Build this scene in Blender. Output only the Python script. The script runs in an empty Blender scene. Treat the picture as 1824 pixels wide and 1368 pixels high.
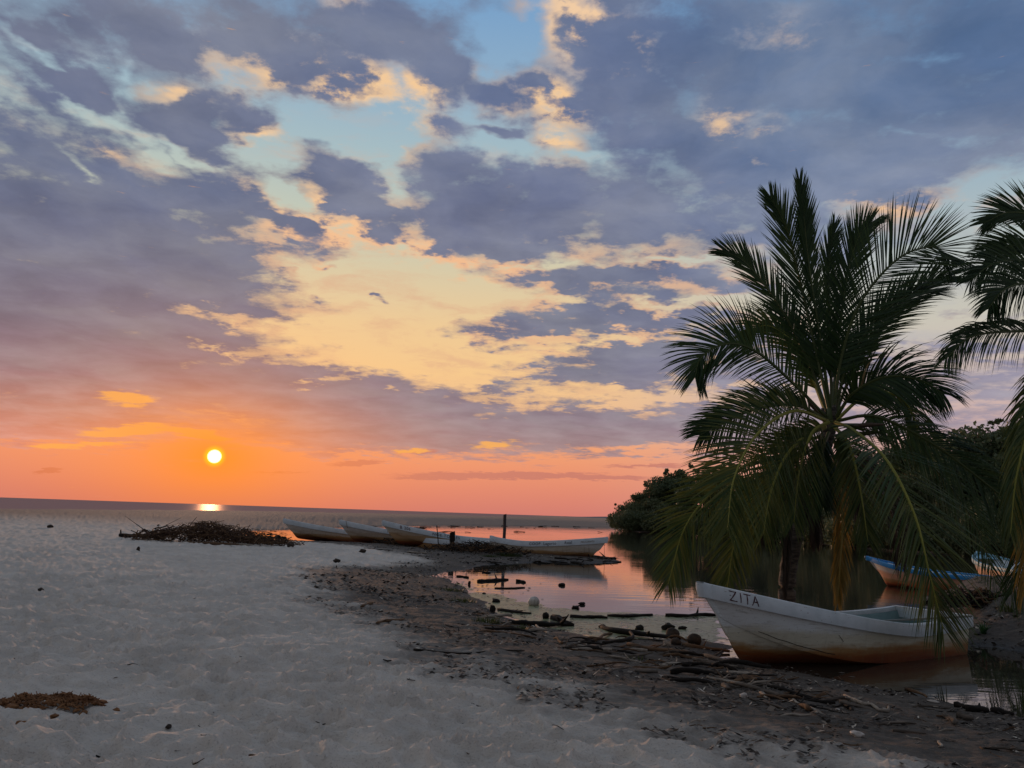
import bpy, bmesh, math, random
import numpy as np
from mathutils import Vector, Matrix, Euler
R = math.radians
random.seed(7)
SC = bpy.context.scene
COL = SC.collection

# ------------------------------------------------------------------ camera
F = 1370.0                      # focal length in pixels of the 1824 px wide photograph
CAMZ = 1.95
cam = bpy.data.objects.new('camera', bpy.data.cameras.new('camera'))
COL.objects.link(cam)
cam.data.sensor_width = 36.0
cam.data.lens = 36.0 * F / 1824.0
cam.data.clip_start = 0.1
cam.data.clip_end = 60000.0
CM = Matrix.Rotation(R(90 + 9.62), 3, 'X') @ Matrix.Rotation(R(1.92), 3, 'Z')
cam.matrix_world = Matrix.Translation((0, 0, CAMZ)) @ CM.to_4x4()
SC.camera = cam
CO = Vector((0, 0, CAMZ))


def ray(px, py):
    return (CM @ Vector(((px - 912) / F, -(py - 684) / F, -1.0))).normalized()


def at(px, py, Y):              # point on the pixel's ray at ground distance Y ahead
    d = ray(px, py)
    return CO + d * (Y / d.y)


def onz(px, py, z=0.0):
    d = ray(px, py)
    return CO + d * ((z - CAMZ) / d.z)


def s2l(c):
    return tuple((v / 255 / 12.92) if v / 255 <= .04045 else ((v / 255 + .055) / 1.055) ** 2.4 for v in c)


# ------------------------------------------------------------------ node DSL
class S:
    def __init__(s, nt, sock): s.nt = nt; s.k = sock
    def _m(s, op, *a, clamp=False):
        n = s.nt.nodes.new('ShaderNodeMath'); n.operation = op; n.use_clamp = clamp
        for i, v in enumerate((s,) + a):
            if isinstance(v, S): s.nt.links.new(v.k, n.inputs[i])
            else: n.inputs[i].default_value = v
        return S(s.nt, n.outputs[0])
    def __add__(s, o): return s._m('ADD', o)
    def __sub__(s, o): return s._m('SUBTRACT', o)
    def __mul__(s, o): return s._m('MULTIPLY', o)
    def __truediv__(s, o): return s._m('DIVIDE', o)
    def __rsub__(s, o): return s._m('MULTIPLY', -1.0)._m('ADD', o)
    def max(s, o): return s._m('MAXIMUM', o)
    def min(s, o): return s._m('MINIMUM', o)
    def pow(s, o): return s._m('POWER', o)
    def ss(s, a, b, lo=0.0, hi=1.0):
        n = s.nt.nodes.new('ShaderNodeMapRange'); n.interpolation_type = 'SMOOTHSTEP'
        s.nt.links.new(s.k, n.inputs[0])
        for i, v in enumerate((a, b, lo, hi)): n.inputs[i + 1].default_value = v
        return S(s.nt, n.outputs[0])


def node(nt, t, ins=None, **kw):
    n = nt.nodes.new(t)
    for k, v in kw.items(): setattr(n, k, v)
    for k, v in (ins or {}).items():
        if isinstance(v, S): nt.links.new(v.k, n.inputs[k])
        elif isinstance(v, bpy.types.NodeSocket): nt.links.new(v, n.inputs[k])
        else: n.inputs[k].default_value = v
    return n


def mixc(nt, f, a, b, blend='MIX'):
    n = nt.nodes.new('ShaderNodeMix'); n.data_type = 'RGBA'; n.blend_type = blend; n.clamp_factor = True
    for i, v in ((0, f), (6, a), (7, b)):
        if isinstance(v, S): nt.links.new(v.k, n.inputs[i])
        elif isinstance(v, bpy.types.NodeSocket): nt.links.new(v, n.inputs[i])
        elif i == 0: n.inputs[0].default_value = v
        else: n.inputs[i].default_value = tuple(v) + (1,) if len(v) == 3 else v
    return S(nt, n.outputs[2])


def ramp(nt, f, stops, interp='LINEAR'):
    n = nt.nodes.new('ShaderNodeValToRGB'); cr = n.color_ramp; cr.interpolation = interp
    while len(cr.elements) < len(stops): cr.elements.new(.5)
    for e, (p, c) in zip(cr.elements, stops):
        e.position = p; e.color = tuple(c) + (1,)
    nt.links.new(f.k if isinstance(f, S) else f, n.inputs[0])
    return S(nt, n.outputs[0])


# ------------------------------------------------------------------ sky
SUN = ray(382, 813)
SUN_EL = math.asin(SUN.z); SUN_AZ = math.atan2(SUN.x, SUN.y)
world = bpy.data.worlds.new('World'); SC.world = world; world.use_nodes = True
world.cycles.sampling_method = 'MANUAL'; world.cycles.sample_map_resolution = 512
nt = world.node_tree; nt.nodes.clear()
geo = node(nt, 'ShaderNodeTexCoord').outputs['Generated']
sep = node(nt, 'ShaderNodeSeparateXYZ', {0: geo})
X, Y, Z = (S(nt, o) for o in sep.outputs)
az = X._m('ARCTAN2', Y)
el = Z._m('ARCSINE')
ZP = Z.max(0.0) + 0.11


def vec(x, y, z=0.0):
    return S(nt, node(nt, 'ShaderNodeCombineXYZ', {0: x, 1: y, 2: z}).outputs[0])


PX = X / ZP; PY = Y / ZP
P = vec(PX, PY, 0.0)


def vadd(a, b, sc=1.0):
    m = node(nt, 'ShaderNodeVectorMath', {0: b, 3: sc}, operation='SCALE')
    return S(nt, node(nt, 'ShaderNodeVectorMath', {0: a, 1: m.outputs[0]}, operation='ADD').outputs[0])


def nois(v, sc, det=6, rough=.55, dist=0.0, w=0.0, col=False):
    n = node(nt, 'ShaderNodeTexNoise', {'Vector': v, 'Scale': sc, 'Detail': det, 'Roughness': rough, 'Distortion': dist})
    return S(nt, n.outputs[1 if col else 0])


def centered(c):
    return S(nt, node(nt, 'ShaderNodeVectorMath', {0: c, 1: (.5, .5, .5)}, operation='SUBTRACT').outputs[0])


wc = centered(nois(P, 2.4, 5, .6, col=True))
wc2 = centered(nois(P, 9.0, 3, .6, col=True))
AE = vec(az, el, 0.0)
AEw = vadd(vadd(AE, wc, .085), wc2, .04)
AEn = vadd(AE, wc2, .012)


def azel(px, py):
    d = ray(px, py); return math.atan2(d.x, d.y), math.asin(d.z)


def blob(v, px, py, rx, ry, rot=0.0, w=1.0):
    """soft elliptical patch of sky centred on the direction of (px,py)"""
    c, s = math.cos(R(rot)), math.sin(R(rot))
    a0 = azel(px, py)
    a1 = azel(px + c * 20, py + s * 20)
    a2 = azel(px - s * 20, py + c * 20)
    u = (a1[0] - a0[0], a1[1] - a0[1]); q = (a2[0] - a0[0], a2[1] - a0[1])
    m = node(nt, 'ShaderNodeMapping', {'Vector': v}, vector_type='TEXTURE')
    m.inputs['Location'].default_value = (a0[0], a0[1], 0)
    m.inputs['Rotation'].default_value = (0, 0, math.atan2(u[1], u[0]))
    m.inputs['Scale'].default_value = (math.hypot(*u) * rx / 20, math.hypot(*q) * ry / 20, 1)
    g = node(nt, 'ShaderNodeTexGradient', {'Vector': m.outputs[0]}, gradient_type='SPHERICAL')
    r = S(nt, g.outputs['Fac'])
    return r if w == 1.0 else r * w


def union(v, lst, k=1.45):
    acc = None
    for b in lst:
        b = list(b); b[2] *= k; b[3] *= k
        g = blob(v, *b)
        acc = g if acc is None else acc.max(g)
    return acc


CLOUDS = [  # px, py, rx, ry, rotation, weight
    (150, 430, 330, 190, 14, 1.35), (330, 480, 230, 110, 20, 1.3), (60, 270, 150, 70, 25), (380, 360, 190, 85, 24),
    (120, 640, 420, 130, 3, 1.5), (430, 690, 330, 60, 8, 1.5), (60, 560, 300, 160, 0, 1.4), (330, 590, 200, 70, 8, 1.1), (480, 560, 90, 30, 12), (150, 760, 330, 40, 4, 1.3),
    (560, 660, 80, 24, 0), (700, 745, 330, 66, 9, 1.7), (620, 790, 180, 34, 6, 1.4), (1000, 765, 330, 36, 2, 1.8), (1250, 770, 200, 34, 3, 1.6),
    (120, 140, 120, 60, 30, 1.3), (180, 190, 60, 26, 20), (90, 30, 190, 40, 12), (300, 60, 190, 80, 20), (480, 70, 240, 95, 8), (700, 60, 260, 60, 10), (640, 30, 120, 50, 0),
    (330, 210, 120, 52, 12, 1.3), (440, 215, 60, 40, 0), (390, 255, 80, 20, 10),
    (780, 110, 130, 60, 25), (880, 165, 120, 40, 25), (960, 150, 50, 30, 10), (560, 120, 160, 40, 0),
    (600, 325, 125, 50, 22, 1.35), (660, 375, 105, 52, 30, 1.3), (530, 400, 100, 32, 20, 1.2), (540, 300, 60, 25, 10), (640, 410, 60, 16, 20),
    (800, 300, 80, 65, 20, 1.2), (860, 380, 140, 85, 12, 1.4), (850, 440, 130, 46, 5, 1.3), (1010, 370, 190, 90, 8), (900, 250, 40, 14, 10),
    (1150, 380, 260, 90, 0), (1120, 170, 200, 110, 20), (1300, 120, 330, 150, 10), (1250, 270, 280, 130, 10), (1450, 260, 260, 130, 5),
    (1600, 150, 330, 190, 5), (1780, 180, 220, 130, 0), (1560, 330, 180, 60, -8), (1400, 400, 160, 60, 0), (1750, 40, 330, 120, 0), (1100, 60, 160, 90, 10),
    (1100, 505, 210, 36, 2, 1.3), (980, 500, 120, 22, 3), (1230, 500, 90, 24, 4),
    (1060, 580, 220, 32, -4, 1.3), (900, 598, 90, 16, -4), (1250, 570, 120, 14, 0),
    (1150, 640, 260, 46, -9, 1.4), (960, 672, 110, 14, -6), (1330, 650, 160, 50, -6), (1500, 640, 200, 30, 0, .9),
    (850, 694, 90, 15, 2), (1400, 690, 160, 20, 0, .9), (675, 540, 16, 10, 0), (560, 535, 30, 10, 10, .8),
    (1300, 745, 300, 26, 0), (1640, 770, 260, 30, 0, .8), (1750, 700, 200, 22, 0, .8), (1760, 630, 120, 20, 0, .7), (1690, 560, 60, 12, 0, .6),
        (500, 480, 60, 12, 15, .9), (575, 470, 40, 10, 15, .7), (740, 440, 70, 30, 20, .75),
]
GAPS = [
    (140, 190, 150, 17, 38), (60, 62, 90, 9, 30, .8), (250, 250, 150, 20, 35), (200, 215, 60, 20, 20), (330, 265, 60, 14, 25, .9), (150, 300, 45, 8, 30, .7),
    (480, 265, 90, 26, 12), (640, 235, 150, 34, 8), (560, 205, 60, 30, 0), (760, 255, 120, 24, 12), (920, 285, 120, 22, 12), (1040, 300, 60, 14, 10, .8),
    (890, 60, 62, 62, 10, 1.2), (950, 30, 30, 70, 10, 1.1), (240, 120, 14, 40, -10, .6),
    (500, 340, 40, 20, 30, .9), (600, 390, 26, 14, 0, .6), (700, 330, 18, 60, 20, .7),
    (690, 500, 210, 52, 0), (640, 590, 170, 50, 0), (760, 640, 210, 50, 4), (820, 540, 140, 26, -4), (1230, 547, 130, 11, -3), (1050, 615, 200, 12, -10, .9), (1180, 705, 260, 15, 2, .9), (560, 690, 60, 10, -4),
    (1000, 540, 50, 12, 0, .8), (920, 466, 150, 9, 4, .9), (1200, 470, 130, 8, -4, .8), (420, 590, 60, 6, 12, .6), (370, 560, 50, 5, 15, .5), (400, 620, 60, 5, 10, .55), (420, 470, 30, 8, 10, .5),
    (230, 712, 55, 10, 6, .9), (240, 768, 95, 9, -6, 1.0), (350, 775, 60, 6, 12, .9),
    (300, 848, 800, 42, 2, 1.8), (1000, 872, 700, 58, 2, 1.8), (880, 797, 60, 10, 0, 1.), (1700, 860, 500, 80, 0, 1.2),
    (1740, 330, 90, 45, -20, 1.0), (1640, 560, 130, 60, 0, .9), (1590, 600, 90, 60, 0, .8), (1500, 390, 60, 20, 0, .5), (1660, 100, 70, 14, 10, .6), (1800, 450, 80, 60, 0, .7), (1620, 240, 60, 8, -10, .5),
]
WARM = [    # where low sun reaches the cloud edges
    (660, 165, 230, 60, 8, 1.3), (1050, 50, 110, 75, 25, 1.2), (990, 180, 60, 36, 30, 1.1), (470, 255, 60, 40, 30, 1.1), (690, 250, 70, 34, 20, 1.1), (990, 255, 50, 34, 40, 1.1), (320, 165, 60, 20, 0, .9), (640, 20, 60, 30, 30, .8),
    (1320, 235, 70, 45, 20, .9), (1590, 365, 90, 40, 10, .9), (1740, 370, 80, 50, 0, .6), (620, 430, 200, 90, 25, 1.1), (760, 470, 260, 60, 12, 1.1), (1100, 490, 300, 60, 0, .6), (1400, 60, 100, 40, 0, .3), (600, 600, 200, 80, 10, .6), (400, 580, 90, 60, 10, .5), (200, 275, 160, 14, 20, .5), (1000, 610, 500, 120, 0, .6),
]
cl = union(AEw, CLOUDS)
gp = union(AEw, GAPS)
warm = union(AE, WARM, 1.6)
overhead = el.ss(.80, 1.0)               # unseen sky above and behind the frame: broken cloud toned to light the beach
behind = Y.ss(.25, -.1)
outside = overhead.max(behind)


def field(v):
    a = nois(v, 3.3, 5, .62, 0)
    b = nois(v, 8.0, 6, .62, 0)
    return (a - .5) * .95 + (b - .5) * 2.3


SD = Vector((SUN.x, SUN.y)).normalized()
n0 = field(P)
Ps = vadd(P, vec(S(nt, X.k) * 0 + SD.x, S(nt, X.k) * 0 + SD.y), -.10)
n1 = field(Ps)
cov = (cl * 1.25 - gp * .85) - .04 + outside * .30
lowf = el.ss(.02, .16, .35, 1.0)
dens = cov + n0 * 1.0 * lowf
alpha = dens.ss(-.22, .50)
puff = nois(vadd(P, wc, .25), 4.6, 6, .6, .25).ss(.22, .78, -1, 1) * lowf
thick = (dens * .8 + puff * .28).ss(.0, 1.05)
rim = (n0 - n1)                           # >0 on the side turned from the sun

T = el._m('MULTIPLY', 180 / math.pi / 44.0)          # elevation 0..44 degrees -> 0..1


def tt(py): return max(0.0, math.degrees(azel(912, py)[1]) / 44.0)


def rp(stops):
    st = sorted([(tt(y), s2l(c)) for y, c in stops]); return st


clearC = ramp(nt, T, rp([(915, (214, 128, 116)), (880, (226, 138, 116)), (840, (238, 150, 116)), (795, (246, 165, 118)), (735, (242, 192, 145)),
                         (670, (250, 205, 146)), (590, (242, 206, 154)), (500, (222, 206, 170)), (420, (200, 205, 186)), (280, (168, 192, 200)), (150, (146, 178, 204)), (20, (126, 166, 205))]))
clearR = ramp(nt, T, rp([(915, (208, 150, 142)), (840, (226, 166, 148)), (760, (212, 178, 172)), (690, (206, 184, 178)), (590, (206, 200, 186)),
                         (480, (186, 194, 192)), (350, (156, 182, 198)), (200, (120, 156, 192)), (20, (98, 142, 186))]))
darkC = ramp(nt, T, rp([(915, (190, 120, 112)), (850, (200, 124, 114)), (800, (158, 124, 128)), (740, (140, 124, 138)), (660, (117, 116, 138)), (540, (106, 112, 138)),
                        (400, (104, 112, 142)), (250, (96, 110, 146)), (60, (92, 108, 144))]))
darkR = ramp(nt, T, rp([(915, (180, 130, 130)), (800, (168, 140, 150)), (740, (158, 144, 160)), (640, (134, 132, 158)), (500, (116, 126, 156)),
                        (400, (106, 122, 156)), (250, (88, 112, 150)), (60, (80, 108, 148))]))
darkL = ramp(nt, T, rp([(915, (214, 122, 100)), (830, (206, 120, 104)), (780, (176, 118, 112)), (720, (142, 114, 128)), (640, (117, 110, 130)), (520, (102, 108, 134)),
                        (400, (93, 106, 138)), (250, (100, 110, 140)), (60, (104, 114, 142))]))
rimC = ramp(nt, T, rp([(915, (250, 160, 90)), (780, (255, 178, 96)), (700, (252, 200, 140)), (600, (250, 194, 145)), (480, (246, 190, 146)), (350, (250, 208, 160)), (150, (248, 206, 158)), (20, (246, 208, 168))]))
rgt = az.ss(.06, .42); lft = az.ss(-.05, -.42)
clear = mixc(nt, rgt, clearC, clearR)
cir = nois(vadd(vec(az * 5.0, el * 22.0), wc, 1.2), 1.6, 5, .6)
clear = mixc(nt, cir.ss(.46, .72) * el.ss(.08, .2) * el.ss(.55, .35) * .50, clear, mixc(nt, rgt, s2l((222, 170, 140)), s2l((176, 178, 190))))
dark = mixc(nt, rgt, darkC, darkR); dark = mixc(nt, lft, dark, darkL)
# soft light and dark inside the cloud masses
tex = nois(vadd(P, wc, .2), 3.0, 5, .55, 0).ss(.25, .75, -1, 1) * lowf
dark = S(nt, node(nt, 'ShaderNodeHueSaturation', {'Color': dark, 'Value': tex * .13 + puff * .12 + 1.10, 'Saturation': tex * -.18 + .80}).outputs[0])
pale = mixc(nt, .40, dark, clear)
pat = nois(vadd(P, wc, .3), 5.5, 4, .5).ss(.36, .62, .15, 1.0)
edgeW = (warm * 1.5 * pat).min(1.0)
edge = mixc(nt, edgeW, pale, rimC)
lit = ((rim * -2.2 + .55).max(0.0).min(1.0))
tk = (thick - (lit * edgeW) * .38).max(0.0)
cloud = mixc(nt, tk.ss(0, .66), edge, dark)
sky = mixc(nt, alpha, clear, cloud)
FINE = [(640, 825, 50, 5, -2), (900, 847, 190, 7, 0), (780, 850, 90, 5, 0), (85, 838, 28, 4, -8), (1050, 850, 120, 5, 1), (500, 842, 60, 3, 0, .7), (1150, 830, 90, 4, 0, .8), (745, 803, 40, 4, -2)]
SPARK = [(230, 710, 52, 12, 6), (235, 768, 90, 12, -5), (350, 772, 60, 9, 10), (150, 792, 120, 6, -3, .7), (880, 792, 46, 8, -4, .8), (736, 802, 40, 4, -3, .8)]
fn = nois(vec(az * 9.0, el * 60.0), 3.0, 5, .6)
fine = (union(AEn, FINE, 1.5) * 1.6 + (fn - .5) * .9).ss(.35, .85)
sky = mixc(nt, fine * .75, sky, mixc(nt, lft, s2l((196, 122, 112)), s2l((206, 116, 92))))
spark = (union(AEn, SPARK, 1.5) * 1.7 + (fn - .5) * 2.2).ss(.35, 1.0)
sky = mixc(nt, spark * .85, sky, s2l((255, 182, 92)))
# sun glow
dots = node(nt, 'ShaderNodeVectorMath', {0: geo, 1: tuple(SUN)}, operation='DOT_PRODUCT').outputs['Value']
ang = S(nt, dots).min(1.0)._m('ARCCOSINE') * (180 / math.pi)
dv = (el - SUN_EL) * (180 / math.pi); da = (az - SUN_AZ) * (180 / math.pi)
ell = ((da * .62).pow(2.0) + (dv * 1.0).pow(2.0))._m('SQRT')
g1 = (ell * -.30)._m('EXPONENT') * .9
g2 = (ell * -.22)._m('EXPONENT') * .62
low = el.ss(.17, .05, .12, 1.0)
sky = mixc(nt, g2 * low, sky, s2l((255, 128, 62)))
sky = mixc(nt, g1, sky, s2l((255, 138, 8)))
sky = mixc(nt, ang.ss(.85, .34) * .85, sky, s2l((255, 214, 10)))
disc = ang.ss(.50, .36)
lightup = node(nt, 'ShaderNodeMix', {0: disc}, data_type='RGBA')
nt.links.new(sky.k, lightup.inputs[6]); lightup.inputs[7].default_value = (3.5, 3.0, 1.4, 1)
skyc = S(nt, lightup.outputs[2])
# sky outside the frame recoloured to set the fill on sand and boats
nish = node(nt, 'ShaderNodeTexSky', sky_type='NISHITA', sun_disc=False, sun_elevation=SUN_EL, sun_rotation=SUN_AZ)
nish.dust_density = 3.0
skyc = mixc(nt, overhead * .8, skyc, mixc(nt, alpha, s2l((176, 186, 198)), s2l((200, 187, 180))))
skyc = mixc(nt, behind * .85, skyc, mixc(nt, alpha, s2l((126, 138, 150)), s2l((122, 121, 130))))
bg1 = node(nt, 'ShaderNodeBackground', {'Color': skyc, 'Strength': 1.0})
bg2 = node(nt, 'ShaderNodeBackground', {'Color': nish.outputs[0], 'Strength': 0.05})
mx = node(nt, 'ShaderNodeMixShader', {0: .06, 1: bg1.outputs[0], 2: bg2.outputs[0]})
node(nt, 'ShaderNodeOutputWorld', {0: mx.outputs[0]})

# ------------------------------------------------------------------ sun lamp, exposure
sl = bpy.data.lights.new('sun', 'SUN'); sl.energy = 1.4; sl.angle = R(1.0); sl.color = (1.0, .55, .32)
so = bpy.data.objects.new('sun', sl); COL.objects.link(so)
so.rotation_euler = Vector(SUN).to_track_quat('Z', 'Y').to_euler()
SC.view_settings.view_transform = 'Standard'; SC.view_settings.look = 'None'
SC.view_settings.exposure = 0.0; SC.view_settings.gamma = 1.0

# ------------------------------------------------------------------ scene helpers
def tag(o, label=None, cat=None, group=None, kind=None):
    if label: o['label'] = label
    if cat: o['category'] = cat
    if group: o['group'] = group
    if kind: o['kind'] = kind
    return o


def mesh(name, v, f, mat, parent=None, smooth=False, mats=None, mi=None):
    me = bpy.data.meshes.new(name)
    me.from_pydata([tuple(map(float, p)) for p in v], [], [tuple(map(int, q)) for q in f])
    for m in (mats or [mat]): me.materials.append(m)
    if smooth: me.polygons.foreach_set('use_smooth', [True] * len(me.polygons))
    if mi is not None: me.polygons.foreach_set('material_index', mi)
    me.update()
    o = bpy.data.objects.new(name, me); COL.objects.link(o)
    if parent is not None: o.parent = parent
    return o


def empty(name, loc=(0, 0, 0), rz=0.0):
    o = bpy.data.objects.new(name, None); COL.objects.link(o)
    o.location = loc; o.rotation_euler = (0, 0, rz); o.empty_display_size = .2
    return o


def copy_tree(o, parent=None):
    c = o.copy(); COL.objects.link(c)
    if parent is not None: c.parent = parent
    for ch in list(o.children): copy_tree(ch, c)
    return c


class MB:
    """collects tubes, strips and boxes for one mesh"""
    def __init__(s): s.v = []; s.f = []
    def add(s, v, f):
        n = len(s.v); s.v += [tuple(p) for p in v]; s.f += [tuple(i + n for i in q) for q in f]
    def tube(s, pts, rad, seg=8, caps=True, jit=0.0, flat=1.0, rng=random):
        pts = [Vector(p) for p in pts]; n = len(pts); base = len(s.v)
        up = Vector((0, 0, 1))
        for i, p in enumerate(pts):
            t = (pts[min(i + 1, n - 1)] - pts[max(i - 1, 0)]).normalized()
            a = t.cross(up)
            if a.length < .05: a = t.cross(Vector((0, 1, 0)))
            a.normalize(); b = a.cross(t).normalized()
            r = rad[i] if isinstance(rad, (list, tuple)) else rad
            for k in range(seg):
                th = 2 * math.pi * k / seg
                rr = r * (1 + (rng.random() - .5) * jit)
                s.v.append(tuple(p + a * math.cos(th) * rr + b * math.sin(th) * rr * flat))
        for i in range(n - 1):
            for k in range(seg):
                q = base + i * seg; k2 = (k + 1) % seg
                s.f.append((q + k, q + k2, q + seg + k2, q + seg + k))
        if caps:
            s.f.append(tuple(base + k for k in range(seg))[::-1])
            s.f.append(tuple(base + (n - 1) * seg + k for k in range(seg)))
    def box(s, c, d, rz=0.0):
        M = Matrix.Rotation(rz, 3, 'Z'); v = []
        for x in (-.5, .5):
            for y in (-.5, .5):
                for z in (-.5, .5): v.append(Vector(c) + M @ Vector((x * d[0], y * d[1], z * d[2])))
        s.add(v, [(0, 1, 3, 2), (4, 6, 7, 5), (0, 4, 5, 1), (2, 3, 7, 6), (0, 2, 6, 4), (1, 5, 7, 3)])
    def build(s, name, mat, parent=None, smooth=False): return mesh(name, s.v, s.f, mat, parent, smooth)


# numpy noise -------------------------------------------------------
def _h(ix, iy, s):
    n = (ix.astype(np.int64) * 374761393 + iy.astype(np.int64) * 668265263 + s * 974634777) & 0x7fffffff
    n = ((n ^ (n >> 13)) * 1274126177) & 0x7fffffff
    return ((n ^ (n >> 16)) & 0xffff) / 65535.0


def vnoise(x, y, s=0):
    ix = np.floor(x); iy = np.floor(y); fx = x - ix; fy = y - iy
    fx = fx * fx * (3 - 2 * fx); fy = fy * fy * (3 - 2 * fy)
    a = _h(ix, iy, s); b = _h(ix + 1, iy, s); c = _h(ix, iy + 1, s); d = _h(ix + 1, iy + 1, s)
    return (a * (1 - fx) + b * fx) * (1 - fy) + (c * (1 - fx) + d * fx) * fy


def fbm(x, y, o=4, s=0):
    r = 0; a = .5; t = 0
    for k in range(o):
        r = r + a * vnoise(x * 2 ** k + 17.3 * k, y * 2 ** k - 9.1 * k, s + k); t += a; a *= .5
    return r / t


def cell(x, y, s=0):             # distance to the nearest and second nearest jittered point
    ix = np.floor(x); iy = np.floor(y); d1 = np.full(x.shape, 9.0); d2 = np.full(x.shape, 9.0)
    for dx in (-1, 0, 1):
        for dy in (-1, 0, 1):
            cx = ix + dx; cy = iy + dy
            px = cx + _h(cx, cy, s); py = cy + _h(cx, cy, s + 5)
            d = np.hypot(px - x, py - y)
            m = d < d1
            d2 = np.where(m, d1, np.minimum(d2, d)); d1 = np.where(m, d, d1)
    return d1, d2


def sdpoly(x, y, poly):          # signed distance, positive inside
    P = np.array(poly); x = np.asarray(x, float); y = np.asarray(y, float)
    best = np.full(x.shape, 1e18); ins = np.zeros(x.shape, bool)
    for i in range(len(P)):
        a = P[i]; b = P[(i + 1) % len(P)]
        e = b - a; wx = x - a[0]; wy = y - a[1]
        t = np.clip((wx * e[0] + wy * e[1]) / (e @ e + 1e-12), 0, 1)
        d = (wx - e[0] * t) ** 2 + (wy - e[1] * t) ** 2
        best = np.minimum(best, d)
        c = ((a[1] <= y) & (b[1] > y)) | ((b[1] <= y) & (a[1] > y))
        with np.errstate(divide='ignore', invalid='ignore'):
            xi = a[0] + (y - a[1]) / (b[1] - a[1] + 1e-15) * e[0]
        ins ^= c & (x < xi)
    return np.sqrt(best) * np.where(ins, 1, -1)


def sst(a, b, x):
    t = np.clip((x - a) / (b - a), 0, 1); return t * t * (3 - 2 * t)


# ------------------------------------------------------------------ terrain
LAG_PX = [(425, 951), (440, 944), (500, 943), (580, 940), (640, 937.5), (800, 935), (950, 936), (1100, 939)]
LAG = [tuple(onz(*p).xy) for p in LAG_PX]
BANK_PX = [(1104, 946), (1200, 950), (1300, 957), (1450, 968), (1600, 984), (1720, 990), (1824, 1000)]
LAG += [tuple(onz(*p).xy) for p in BANK_PX] + [(48, 52), (46, 36), (26, 27)]     # under the mangroves on the far bank
LAG += [tuple(onz(*p).xy) for p in [(1765, 1034), (1700, 1042), (1655, 1060), (1640, 1085)]]
LAG += [(8.6, 15.6), (6.9, 15.9), (6.0, 15.5), (5.0, 14.6), (4.4, 13.6), (5.4, 13.0), (6.7, 13.5), (8.4, 13.6), (9.5, 12.4), (12, 12.2), (15, 11.0)]
LAG += [(12, 6.5)] + [tuple(onz(*p).xy) for p in [(1824, 1279), (1760, 1266), (1690, 1249), (1600, 1234), (1530, 1221), (1450, 1203)]]
LAG += [(3.6, 10.9), (3.35, 11.6), (2.9, 11.3)]
LAG += [tuple(onz(*p).xy) for p in [(1290, 1150), (1230, 1140), (1160, 1139), (1080, 1138), (1000, 1122), (940, 1118), (895, 1098), (868, 1075), (838, 1052), (812, 1040),
                                    (790, 1030), (770, 1026), (790, 1019), (840, 1014), (880, 1006), (960, 1001), (1050, 1003), (1108, 1001), (1100, 996), (1060, 990), (1020, 989),
                                    (940, 987), (860, 984), (800, 975), (700, 972), (620, 968), (540, 966), (505, 964), (470, 961), (440, 957)]]
DIRT_PX = [(430, 970), (520, 968), (640, 974), (740, 985), (790, 994), (700, 1000), (590, 1006), (575, 1030), (610, 1062), (650, 1095), (690, 1115), (760, 1135), (800, 1160), (880, 1185), (990, 1205), (1080, 1240), (1180, 1270), (1300, 1300),
           (1420, 1318), (1560, 1345), (1700, 1368), (1824, 1390)]
DIRT = [tuple(onz(p[0], p[1], .3).xy) for p in DIRT_PX] + [(16, 8), (14, 30), (4, 42)] + [tuple(onz(p[0], p[1], .1).xy) for p in [(1110, 985), (860, 965), (700, 960), (500, 955)]]


def heights(x, y):
    r = np.hypot(x, y); azm = np.arctan2(x, y)
    wob = (fbm(x * .9, y * .9, 4, 3) - .5) * np.clip(r * .035, .25, 1.5)
    sd = sdpoly(x, y, LAG) + wob
    d = -sd
    land = .48 * (1 - np.exp(-np.clip(d, 0, None) / 6.5)) + .03 * sst(0, .25, d)
    pxa = 912 + F * np.tan(np.clip(azm, -1.2, 1.2))
    D = np.interp(pxa, [-900, 0, 480, 860, 1100, 1500, 2500], [95, 108, 128, 195, 280, 300, 300])
    ZB = np.interp(pxa, [-900, 0, 480, 860, 1100, 1500, 2500], [.42, .52, 1.10, 1.27, 1.50, 1.6, 1.6])
    crest = (ZB - .45) * sst(.25 * 1, 1.0, r / D) * sst(0, 12, d)
    fall = np.clip(r - D, 0, None)
    beach = land + crest + (fbm(x * .05, y * .05, 3, 9) - .5) * .10 * sst(20, 60, r) * sst(0, 8, d)
    beach = beach - np.minimum(fall * .06, 3.0)
    sea = (azm < .12)
    beach = np.where((r > D), beach, beach)
    bed = -np.minimum(sd * .10, .7)
    z = np.where(d > 0, beach, bed)
    # right bank: a raised mound of sand with the palm on it
    bank = np.exp(-(((x - 12.3) / 3.4) ** 2 + ((y - 17.2) / 3.6) ** 2)) * .75 + np.exp(-(((x - 12.2) / 1.9) ** 2 + ((y - 15.2) / 1.3) ** 2)) * .42
    bank += np.exp(-(((x - 12.4) / 2.2) ** 2 + ((y - 21.0) / 1.7) ** 2)) * .35
    z = z + bank * sst(-.1, 1.3, d)
    # rising ground under the trees on the far side
    far = sst(45, 90, x) * sst(20, 60, y)
    z = z + far * 1.5 * sst(0, 15, d)
    return z, d


def dirtmask(x, y):
    r = np.hypot(x, y)
    s = sdpoly(x, y, DIRT) + (fbm(x * 1.1, y * 1.1, 5, 21) - .5) * 1.9 + (fbm(x * 5, y * 5, 3, 31) - .5) * .7
    m = sst(-1.7, 1.5, s)
    return m


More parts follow.
